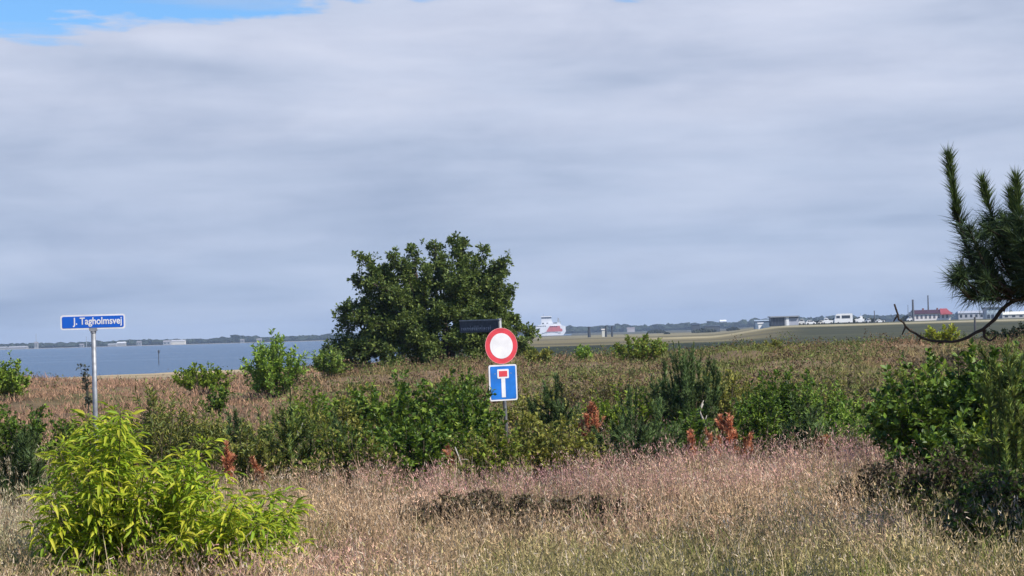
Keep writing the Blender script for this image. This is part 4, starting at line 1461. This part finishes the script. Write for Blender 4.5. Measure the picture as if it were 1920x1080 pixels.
# ------------------------------------------------------------------ dead sticks, dock plant, channel mark
def stick(name, label, pts, d, r, seed, forks=2):
    rng = np.random.default_rng(seed)
    P = [at(px, py, d) for px, py in pts]
    x, y = P[0][0], d
    g = float(ground(x, y))
    O = np.array([x, y, g])
    P = [np.array([0, 0, -.05])] + [q - O for q in P]
    root = thing(name, label, 'dead branch', O)
    b = MB()
    c = np.array(P)
    b.tube(c, np.linspace(r, r * .5, len(c)), 6)
    o = b.build('branch', M_GREYWOOD, root, smooth=True)
    for k in range(forks):
        q = c[rng.integers(1, len(c))]
        e = q + unit(rng.normal(size=3) * np.array([1, .4, .6]) + np.array([0, 0, .7])) * rng.uniform(.12, .3)
        b = MB()
        b.tube([q, (q + e) / 2 + rng.normal(size=3) * .02, e], [r * .5, r * .4, r * .25], 5)
        b.build('twig', M_GREYWOOD, root, smooth=True)


stick('dead_branch', 'pale bare stick poking out below the large dark shrub', [(868, 878), (862, 862), (853, 838)], 34.5, .02, 1, 1)
stick('dead_branch', 'pale forked dead branch at the foot of the tallest dwarf pine', [(1325, 822), (1322, 795), (1312, 772), (1318, 757)], 37.5, .025, 2, 4)
stick('dead_branch', 'grey dead twigs behind the tall-shooted dwarf pine', [(572, 860), (568, 838), (560, 815)], 31.0, .016, 3, 5)


def dock():
    d = 52.0
    p = at(166, 730, d)
    g = float(ground(p[0], d))
    O = np.array([p[0], d, g])
    root = thing('dock_plant', 'thin dark stalked plant standing just left of the name post', 'plant', O)
    rng = np.random.default_rng(8)
    b, l = MB(), MB()
    for px, py in ((150, 687), (163, 690), (160, 700), (158, 705)):
        tip = at(px, py, d) - O
        c = bez(np.array([0, 0, -.03]), np.array([0, 0, tip[2] * .6]), tip, 8)
        b.tube(c, np.linspace(.012, .006, 8), 4, (.06, .06, .045))
        for k in range(3):
            n = 16
            q = c[-1 - k * 2]
            l.scatter(LEAF2, LEAF2T, q + rng.normal(size=(n, 3)) * .03, unit(rng.normal(size=(n, 3))), rng.normal(size=(n, 3)), np.full((n, 3), .075) * np.array([.6, 1, .5]), jitter_cols(rng, n, [(.06, .07, .05), (.08, .09, .06)]))
    b.build('stalk', M_DRY, root)
    l.build('seed_head', M_LEAF, root, kind='stuff')


dock()


def channel_mark():
    d = 420.0
    p = at(298, 690, d)
    root = thing('channel_mark', 'thin dark marker pole standing in the water near the shore', 'marker pole', (p[0], d, -2.6))
    b = MB()
    b.tube([(0, 0, 0), (0.02, 0, 2.4), (.05, 0, 3.3)], .07, 6, (.08, .07, .06))
    b.build('pole', M_DRY, root)
    b = MB()
    for k in range(9):
        a = k * .7
        b.tube([(.04, 0, 2.5), (.04 + .28 * math.cos(a), .28 * math.sin(a), 3.2)], [.03, .01], 3, (.07, .06, .05))
    b.build('broom_top', M_DRY, root)


channel_mark()


# ------------------------------------------------------------------ ferry
def ferry():
    d = 2150.0
    u = d / F                         # metres per pixel
    c = at(1028, 628, d)
    root = thing('ferry', 'white ferry with red superstructure band beyond the marsh', 'ferry', (c[0], d, -1.9), math.radians(0))
    W = mat_plain('ferry_white', (.80, .80, .80), .45, wear=.05, scale=.3)
    Rm = mat_plain('ferry_red', (.60, .14, .14), .5, wear=.1, scale=.3)
    Dk = mat_plain('ferry_dark_glass', (.03, .04, .06), .2)
    G = mat_plain('ferry_grey', (.3, .32, .34), .5)
    zb = 1.9 + c[2]                   # local height of pixel row 628

    def X(px):
        return (px - 1028) * u

    def Zp(py):
        return zb + (628 - py + (0)) * u
    # hull with flared double ends
    b = MB()
    prof = [(X(998), 0), (X(1056), 0), (X(1061), Zp(622)), (X(1060.5), Zp(612)), (X(1055), Zp(611)), (X(996), Zp(613.5)), (X(994), Zp(620))]
    b.prism(prof, -5.5, 5.5)
    h = b.build('hull', W, root)
    b = MB()
    b.prism([(X(997), Zp(616.5)), (X(1013), Zp(615.3)), (X(1013), Zp(617.2)), (X(997), Zp(619))], -5.58, -5.5)
    b.build('car_deck_opening', Dk, h)
    b = MB()
    for k in range(7):
        x0, x1 = X(1016 + k * 5), X(1021 + k * 5)
        z0 = Zp(625 - 3.2 * math.sin(math.pi * (k + .5) / 7))
        b.box((x0, -5.6, z0 - .8), (x1, -5.5, z0 + .25))
    b.build('rubbing_strake', G, h)
    b = MB()
    b.prism([(X(1024), Zp(622)), (X(1052), Zp(622)), (X(1050), Zp(611.4)), (X(1031), Zp(611.4))], -5.62, -5.5)
    rb = b.build('red_band', Rm, h)
    for k in range(4):
        b = MB()
        b.box((X(1032 + k * 3.5), -5.7, Zp(613.6)), (X(1034.4 + k * 3.5), -5.62, Zp(611.8)))
        b.build('window', Dk, rb)
    b = MB()
    disc(b, 0, 1.4, -5.6, 20)
    o = b.build('emblem', Rm, h)
    o.location = (X(1052), 0, Zp(619.5))
    # deckhouse
    b = MB()
    b.prism([(X(1004), Zp(612.9)), (X(1054), Zp(610.8)), (X(1049), Zp(605)), (X(1037), Zp(605)), (X(1016), Zp(608)), (X(1009), Zp(609.5))], -4.6, 4.6)
    dh = b.build('deckhouse', W, root)
    for k in range(6):
        b = MB()
        b.box((X(1006.5 + k * 3), -4.68, Zp(612.2)), (X(1008.6 + k * 3), -4.6, Zp(610.6)))
        b.build('window', Dk, dh)
    b = MB()
    b.box((X(1038), -4.66, Zp(606.8)), (X(1045), -4.6, Zp(605.2)))
    b.build('window', Dk, dh)
    # wheelhouse tower
    b = MB()
    b.prism([(X(1015.5), Zp(608.5)), (X(1037), Zp(606)), (X(1034), Zp(597)), (X(1016), Zp(597))], -3.6, 3.6)
    tw = b.build('bridge_tower', W, root)
    for k in range(2):
        b = MB()
        b.box((X(1017 + k * 8), -3.68, Zp(608)), (X(1020.5 + k * 8), -3.6, Zp(605.2)))
        b.build('window', Dk, tw)
    b = MB()
    b.box((X(1015.8), -3.8, Zp(597)), (X(1034.5), 3.8, Zp(594.6)))
    b.build('bridge_window_band', Dk, tw)
    b = MB()
    b.box((X(1015.2), -4.0, Zp(594.6)), (X(1035), 4.0, Zp(592.6)))
    b.build('bridge_roof', W, tw)
    b = MB()
    b.prism([(X(1045.5), Zp(605)), (X(1049.5), Zp(605)), (X(1049), Zp(597.5)), (X(1046.5), Zp(596))], -.8, .8)
    b.build('funnel', G, root)
    b = MB()
    b.tube([(X(1051.5), 0, Zp(611)), (X(1051.5), 0, Zp(603))], .25, 6)
    b.tube([(X(1020), 0, Zp(592.8)), (X(1020), 0, Zp(588))], .12, 5)
    b.build('mast', G, root)


ferry()


# ------------------------------------------------------------------ far buildings, vehicles and poles
MC = {}


def pm(col, rough=.6):
    if col not in MC:
        MC[col] = mat_plain('paint_%d' % len(MC), col, rough, wear=.07, scale=.5)
    return MC[col]


SHOREW, WHITE, CREAM, GREY, DARK, RED, BLUEG = (.27, .27, .27), (.78, .78, .77), (.62, .58, .5), (.33, .34, .36), (.035, .045, .065), (.28, .04, .045), (.16, .22, .30)
GLASS = (.03, .04, .055)


def house(label, px0, px1, pytop, pyeave, d, wall, roof, hip=0.0, base=None, windows=0, cat='house', name='house', deep=7.0, rz=0.0, group=None, pybase=None):
    u = d / F
    cx = (px0 + px1) / 2
    x = at(cx, pyeave, d)[0]
    g = float(ground(x, d)) - .15
    w = (px1 - px0) * u
    he = max(1.2, at(cx, pyeave, d)[2] - g)
    ht = max(he + .3, at(cx, pytop, d)[2] - g)
    root = thing(name, label, cat, (x, d, g), rz, group)
    b = MB()
    b.box((-w / 2, 0, 0), (w / 2, deep, he))
    wl = b.build('wall', pm(wall), root)
    b = MB()
    e, s = .3, hip * w
    v = [(-w / 2 - e, -e, he), (w / 2 + e, -e, he), (w / 2 + e, deep + e, he), (-w / 2 - e, deep + e, he), (-w / 2 - e + s, deep / 2, ht), (w / 2 + e - s, deep / 2, ht)]
    b.add(v, [(0, 1, 5), (0, 5, 4), (2, 3, 4), (2, 4, 5), (1, 2, 5), (3, 0, 4), (0, 2, 1), (0, 3, 2)])
    b.build('roof', pm(roof), root)
    for k in range(windows):
        xx = -w / 2 + w * (k + .5) / windows
        b = MB()
        b.box((xx - w / windows * .22, -.06, he * .35), (xx + w / windows * .22, -.001, he * .78))
        f = b.build('window', pm(GLASS, .2), wl)
    return root


# left far shore
ROOFG = (.22, .2, .2)
house('long pale shed at the far left end of the opposite shore', -12, 11, 650, 652.5, 2860, SHOREW, (.3, .3, .3), cat='shed', name='shed', deep=14)
house('second long pale shed on the opposite shore, right of the first', 15, 49, 649, 651.5, 2860, SHOREW, (.34, .33, .33), cat='shed', name='shed', deep=14)
house('white house at the foot of the thin mast across the water', 64, 70, 641, 643.5, 2900, SHOREW, ROOFG, windows=2)
house('small white house across the water left of the name post', 149, 156, 644.5, 647, 2860, SHOREW, ROOFG, windows=2)
house('low white shed across the water right of the name post', 202, 217, 644.2, 646, 2870, SHOREW, (.36, .36, .36), cat='shed', name='shed', deep=12)
house('white barn with bright roof across the water right of the name post', 219, 234, 640.8, 643.5, 2900, SHOREW, (.6, .6, .6), cat='barn', name='barn', deep=12)
house('tiny white house across the water left of the crest bush', 256, 264, 639.5, 642, 2860, SHOREW, ROOFG, windows=2)
house('low pale house across the water above the spreading crest bush', 306, 319, 638.3, 640.8, 2860, (.36, .36, .36), (.3, .28, .28), windows=2)
house('long low pale barn across the water beside a clump of trees', 321, 346, 637.2, 639.8, 2870, CREAM, (.45, .43, .42), cat='barn', name='barn', deep=12)
house('small white house below the rounded wooded hill across the water', 450, 457, 636, 638.2, 2860, SHOREW, ROOFG, windows=2)
house('white house across the water right behind the light green sapling', 481, 490, 634.5, 637.3, 2860, SHOREW, ROOFG, windows=2)


def pole(label, px, pytop, pybase, d, r, name='utility_pole', cat='pole', col=(.12, .12, .13), arm=0.0):
    p = at(px, pybase, d)
    g = float(ground(p[0], d))
    t = at(px - (pybase - pytop) * .028, pytop, d)
    root = thing(name, label, cat, (p[0], d, g))
    b = MB()
    b.tube([(0, 0, -.5), (0, 0, (t[2] - g) * .5), (0, 0, t[2] - g)], [r, r * .9, r * .7], 7, col)
    b.build('shaft', M_DRY, root)
    b = MB()
    if arm:
        b.box((-arm, -.08, t[2] - g - .5), (arm, .08, t[2] - g - .35), col)
        b.build('crossarm', M_DRY, root)
    else:
        b.tube([(0, 0, t[2] - g - .02), (0, 0, t[2] - g + .3)], [r * 1.1, r * .5], 7, col)
        b.build('cap', M_DRY, root)


pole('thin grey mast rising above the far left shore', 68, 626, 643, 2910, .5, 'mast', 'mast', (.3, .32, .35))
pole('thin grey mast on the far shore just left of the name post', 162, 631, 644, 2910, .5, 'mast', 'mast', (.3, .32, .35))

# right-hand platform
GV = 'vehicles parked on the far right flat'
house('low blue-grey shed left of the dark glazed building', 1416, 1444, 599.5, 602, 840, BLUEG, (.3, .36, .42), cat='shed', name='shed', deep=6)


def pavilion():
    d = 830.0
    u = d / F
    x = at(1471, 600, d)[0]
    g = float(ground(x, d)) - .1
    root = thing('pavilion', 'dark glazed flat-roofed building on the horizon right of centre', 'building', (x, d, g))
    Z = lambda py: at(1471, py, d)[2] - g
    Xp = lambda px: (px - 1471) * u
    b = MB()
    b.box((Xp(1446), 0, 0), (Xp(1471), 7, Z(594.6)))
    w = b.build('glazed_wing', pm((.02, .027, .045), .5), root)
    for k in range(4):
        b = MB()
        b.box((Xp(1447.5 + 6 * k), -.08, .3), (Xp(1448.3 + 6 * k), -.002, Z(595.2)))
        b.build('mullion', pm((.06, .075, .10)), w)
    b = MB()
    b.box((Xp(1471), -.3, 0), (Xp(1474), .5, Z(594.6)))
    b.build('grey_pillar', pm(GREY), root)
    b = MB()
    b.box((Xp(1474), -.4, 0), (Xp(1479), .5, Z(594.6)))
    b.build('white_pillar', pm(WHITE), root)
    b = MB()
    b.box((Xp(1479), 0, 0), (Xp(1497), 7, Z(597)))
    b.build('grey_wall', pm((.36, .37, .42)), root)
    b = MB()
    b.box((Xp(1479), .02, Z(597) + .003), (Xp(1497), 6.9, Z(594.6)))
    b.build('clerestory', pm(DARK, .25), root)
    b = MB()
    b.box((Xp(1443.5), -.9, Z(594.6) + .003), (Xp(1498.5), 7.6, Z(592.4)))
    b.build('flat_roof', pm((.26, .28, .31)), root)


pavilion()


def vehicle(kind, label, px0, px1, pytop, d, col, seed=0, flip=1):
    """vans, cars and boats; profile in x-z with real width"""
    u = d / F
    cx = (px0 + px1) / 2
    x = at(cx, 606, d)[0]
    g = float(ground(x, d))
    w = (px1 - px0) * u
    h = max(1.4, at(cx, pytop, d)[2] - g)
    root = thing({'camper': 'camper_van', 'car': 'parked_car', 'boat': 'parked_boat'}[kind], label, {'camper': 'camper van', 'car': 'car', 'boat': 'boat'}[kind], (x, d, g), 0, GV)
    s = flip
    b = MB()
    if kind == 'camper':
        prof = [(-.5, .12), (.5, .12), (.5, .95), (.46, 1), (-.3, 1), (-.42, .9), (-.46, .55), (-.5, .45)]
        wd = 2.3
    elif kind == 'car':
        prof = [(-.5, .15), (.5, .15), (.5, .55), (.42, .62), (.3, 1), (-.12, 1), (-.3, .62), (-.5, .5)]
        wd = 1.75
    else:
        prof = [(-.42, .12), (.4, .12), (.5, .5), (.1, .52), (-.46, .5)]
        wd = 2.2
    b.prism([(q[0] * w * s, q[1] * h) for q in (prof if s > 0 else prof[::-1])], 0, wd)
    body = b.build('body' if kind != 'boat' else 'hull', pm(col), root)
    if kind == 'boat':
        b = MB()
        b.prism([(q[0] * w * s, q[1] * h) for q in ([(-.3, .52), (.1, .52), (.02, .85), (-.25, .85)] if s > 0 else [(-.3, .52), (.1, .52), (.02, .85), (-.25, .85)][::-1])], .3, 1.9)
        cb = b.build('cabin', pm(col), root)
        b = MB()
        b.box((-.24 * w, .24, .6 * h), (.02 * w, .298, .74 * h))
        b.build('window', pm(GLASS, .2), cb)
        b = MB()
        b.tube([(-.1 * w * s, 1, .8 * h), (-.1 * w * s, 1, 1.15 * h)], .06, 5)
        b.build('mast', pm(GREY), root)
    else:
        wins = [(-.40, -.2, .55, .8), (-.1, .36, .52, .82)] if kind == 'camper' else [(-.2, .08, .66, .92), (.12, .3, .66, .92)]
        for (a0, a1, z0, z1) in wins:
            b = MB()
            lo, hi = sorted((a0 * w * s, a1 * w * s))
            b.box((lo, -.04, z0 * h), (hi, -.002, z1 * h))
            b.build('window', pm(GLASS, .2), body)
    for a0 in (-.3, .3):
        b = MB()
        disc(b, 0, .34, -.06, 14, thick=.25)
        o = b.build('wheel', pm((.02, .02, .02)), root)
        o.location = (a0 * w, 0, .34)


vehicle('car', 'grey-white car parked right beside the dark glazed building', 1497, 1509, 598, 835, (.6, .6, .58))
vehicle('car', 'white car with sloping bonnet, second right of the glazed building', 1511, 1530, 600, 830, WHITE, flip=-1)
vehicle('car', 'small cream car between the white car and the large camper', 1534, 1543, 602, 830, CREAM)
vehicle('boat', 'white boat on land left of the large camper van', 1541, 1563, 594, 850, WHITE)
vehicle('camper', 'large white camper van, tallest of the parked vehicles', 1565, 1599, 588, 835, WHITE)
vehicle('boat', 'white motor boat on land just right of the large camper', 1604, 1622, 590, 835, WHITE, flip=-1)
vehicle('car', 'pale car right of the motor boat', 1623, 1633, 597, 840, (.6, .62, .65))
vehicle('boat', 'low white boat on land right of the post', 1641, 1660, 598, 845, WHITE)
vehicle('car', 'white car at the left corner of the red-roofed building', 1701, 1711, 594, 960, WHITE)
house('tiny white hut left of the blue-grey shed', 1422, 1431, 605, 606.5, 835, WHITE, WHITE, cat='hut', name='hut', deep=3)
pole('dark post among the parked boats', 1640, 584, 604, 838, .22)
pole('thick dark pole at the left end of the red-roofed building', 1712.5, 563, 598, 985, .55)
pole('tall dark pole rising behind the red-roofed building', 1741, 555, 592, 1010, .38)
pole('thin faint pole left of the thick dark pole', 1703, 573, 596, 1010, .13)


def red_barn():
    d = 990.0
    u = d / F
    x = at(1750, 595, d)[0]
    g = float(ground(x, d)) - .2
    Z = lambda py, px=1750: at(px, py, d)[2] - g
    Xp = lambda px: (px - 1750) * u
    root = thing('red_roofed_building', 'building with dark red roof and white walls beyond the curved branch', 'building', (x, d, g))
    b = MB()
    b.box((Xp(1714), 0, 0), (Xp(1782), 9, Z(588)))
    w = b.build('wall', pm((.68, .64, .62)), root)
    b = MB()
    zr, ze = Z(580.5), Z(588)
    v = [(Xp(1711), -.6, ze), (Xp(1788), -.6, ze), (Xp(1788), 9.6, ze), (Xp(1711), 9.6, ze), (Xp(1713), 4.5, zr), (Xp(1776), 4.5, zr)]
    b.add(v, [(0, 1, 5), (0, 5, 4), (2, 3, 4), (2, 4, 5), (1, 2, 5), (3, 0, 4), (0, 2, 1), (0, 3, 2)])
    b.build('roof', pm((.055, .016, .025)), root)
    b = MB()
    v = [(Xp(1763), -1.4, Z(590)), (Xp(1786), -1.4, Z(590)), (Xp(1778), 3.5, zr + .4), (Xp(1765), 3.5, zr + .4), (Xp(1763), 3.5, Z(590)), (Xp(1786), 3.5, Z(590))]
    b.add(v, [(0, 1, 2), (0, 2, 3), (0, 3, 4), (1, 5, 2)])
    b.build('red_porch_roof', pm((.30, .055, .06)), root)
    b = MB()
    b.box((Xp(1711), -.5, 0), (Xp(1714), 9.2, Z(584)))
    b.build('dark_gable', pm(DARK), root)
    for k in range(8):
        b = MB()
        b.box((Xp(1718 + k * 8), -.07, Z(597)), (Xp(1722 + k * 8), -.002, Z(590.5)))
        b.build('window', pm((.12, .11, .13), .2), w)
    for px in (1733, 1760):
        b = MB()
        b.box((Xp(px), 4.0, zr - .2), (Xp(px + 3), 5, zr + .7))
        b.build('chimney', pm((.2, .08, .07)), root)


red_barn()
house('long grey building right of the red-roofed one', 1797, 1845, 582.5, 587, 1000, (.36, .37, .40), (.36, .38, .42), windows=5, cat='building', name='long_house', hip=.06)


def glass_house():
    d = 960.0
    u = d / F
    x = at(1865, 590, d)[0]
    g = float(ground(x, d)) - .2
    Z = lambda py: at(1865, py, d)[2] - g
    root = thing('glazed_hall', 'two-storey glazed hall behind the curved bare branch', 'building', (x, d, g))
    w, h = 30 * u, Z(578)
    b = MB()
    b.box((-w / 2, 0, 0), (w / 2, 8, h))
    bd = b.build('wall', pm((.3, .36, .40), .3), root)
    for k in range(4):
        for r in range(2):
            b = MB()
            x0 = -w / 2 + w * (k + .12) / 4
            b.box((x0, -.06, h * (.08 + .46 * r)), (x0 + w * .19, -.002, h * (.44 + .46 * r)))
            b.build('window', pm((.42, .5, .56), .25) if r else pm(DARK, .25), bd)
    b = MB()
    b.box((-w / 2 - .4, -.5, h), (w / 2 + .4, 8.4, h + .5))
    b.build('roof', pm((.08, .1, .12)), root)


glass_house()
house('long low building with pale cream roof at the right edge', 1880, 1990, 583, 588.5, 985, (.4, .4, .38), (.72, .70, .60), windows=8, cat='building', name='long_house')

# mid-distance sheds and posts on the marsh
house('dark barn on the marsh edge right of centre', 1298, 1312, 606.5, 609, 1500, (.05, .06, .08), (.04, .05, .07), cat='barn', name='barn', deep=10)
house('low dark shed joined to trees on the marsh, right of the dark barn', 1322, 1350, 610, 612, 1480, (.06, .07, .08), (.05, .06, .07), cat='shed', name='shed', deep=10)
house('white house standing above the tree line on the horizon', 1350, 1362, 599.5, 602.5, 3330, WHITE, (.8, .8, .8), windows=2, deep=10)
house('small white house at the tree line left of the blue-grey shed', 1419, 1430, 606.5, 609, 1600, WHITE, WHITE, deep=6)
house('pale low farm building below the distant tree line', 1176, 1190, 614, 616, 2600, (.42, .38, .38), (.3, .25, .25), deep=9, name='farm_building', cat='farm')
pole('dark stump-like post, leftmost of three on the marsh', 1104.5, 613.5, 622, 1150, .8, 'marsh_post', 'post', (.05, .055, .06))
pole('dark post, middle one of three on the marsh', 1136, 612, 622, 1150, .6, 'marsh_post', 'post', (.05, .055, .06))
pole('dark post, rightmost of three on the marsh', 1147.5, 612, 621.5, 1150, .55, 'marsh_post', 'post', (.05, .055, .06))
house('small pale hut between the marsh posts', 1128.5, 1134.5, 616.5, 618.5, 1160, (.6, .58, .5), (.55, .5, .45), cat='hut', name='hut', deep=2)
pole('dark post standing on the meadow below the grey building', 1828, 596.5, 606, 560, .3, 'meadow_post', 'post', (.08, .07, .06))


# dark scrub out on the marsh
def scrub(label, px, d, wpx, hpx, seed):
    rng = np.random.default_rng(seed)
    x = (px - 960) / F * d
    g = float(ground(x, d))
    w, h = wpx * d / F, hpx * d / F
    root = thing('marsh_scrub', label, 'scrub', (x, d, g), 0, 'dark scrub on the marsh')
    n = int(700)
    a = rng.uniform(0, 6.283, n)
    r = rng.random(n) ** .5
    P = np.stack([np.cos(a) * r * w / 2, np.sin(a) * r * w / 3, rng.random(n) * h * (1 - .7 * r * r)], 1)
    mb = MB()
    mb.scatter(LEAF2, LEAF2T, P, unit(rng.normal(size=(n, 3)) + np.array([0, 0, .5])), rng.normal(size=(n, 3)), np.full((n, 3), .16 * h + .05 * w) * np.array([.7, 1, .4]), jitter_cols(rng, n, [(.035, .045, .03), (.055, .06, .03)]))
    b = MB()
    for k in range(6):
        a = k * 1.05
        b.tube([(0, 0, -.1), (math.cos(a) * w * .2, math.sin(a) * w * .1, h * .4)], [.08, .04], 4, (.06, .05, .04))
    b.build('stem', M_DRY, root)
    mb.build('foliage', M_LEAF_FAR, root, kind='stuff')


scrub('dark scrub clump around the dark barn on the marsh', 1318, 1440, 46, 7, 1)
scrub('small dark scrub clump on the marsh left of the dark barn', 1248, 1350, 12, 4, 2)
scrub('low dark scrub below the pale farm building', 1228, 1700, 34, 6, 3)
scrub('dark scrub clump right of the dark barn reaching towards the sheds', 1372, 1420, 26, 6, 4)
scrub('scrub clump between the camper and the low white boat', 1590, 930, 130, 7, 5)
scrub('dark scrub clump beside the pale car and the thick pole', 1697, 1000, 22, 10, 6)

# ------------------------------------------------------------------ haze
hz, nt, bsdf = nodes_of('haze_air')
nt.nodes.remove(bsdf)
pv = nt.nodes.new('ShaderNodeVolumePrincipled')
pv.inputs['Color'].default_value = (.62, .78, 1.0, 1)
pv.inputs['Density'].default_value = .00012
pv.inputs['Anisotropy'].default_value = .0
nt.links.new(pv.outputs[0], nt.nodes['Material Output'].inputs['Volume'])
mb = MB()
mb.box((-5600, -5600, -5), (5600, 5600, 40))
mb.build('haze', hz, kind='stuff')
bpy.data.objects['haze'].display_type = 'WIRE'
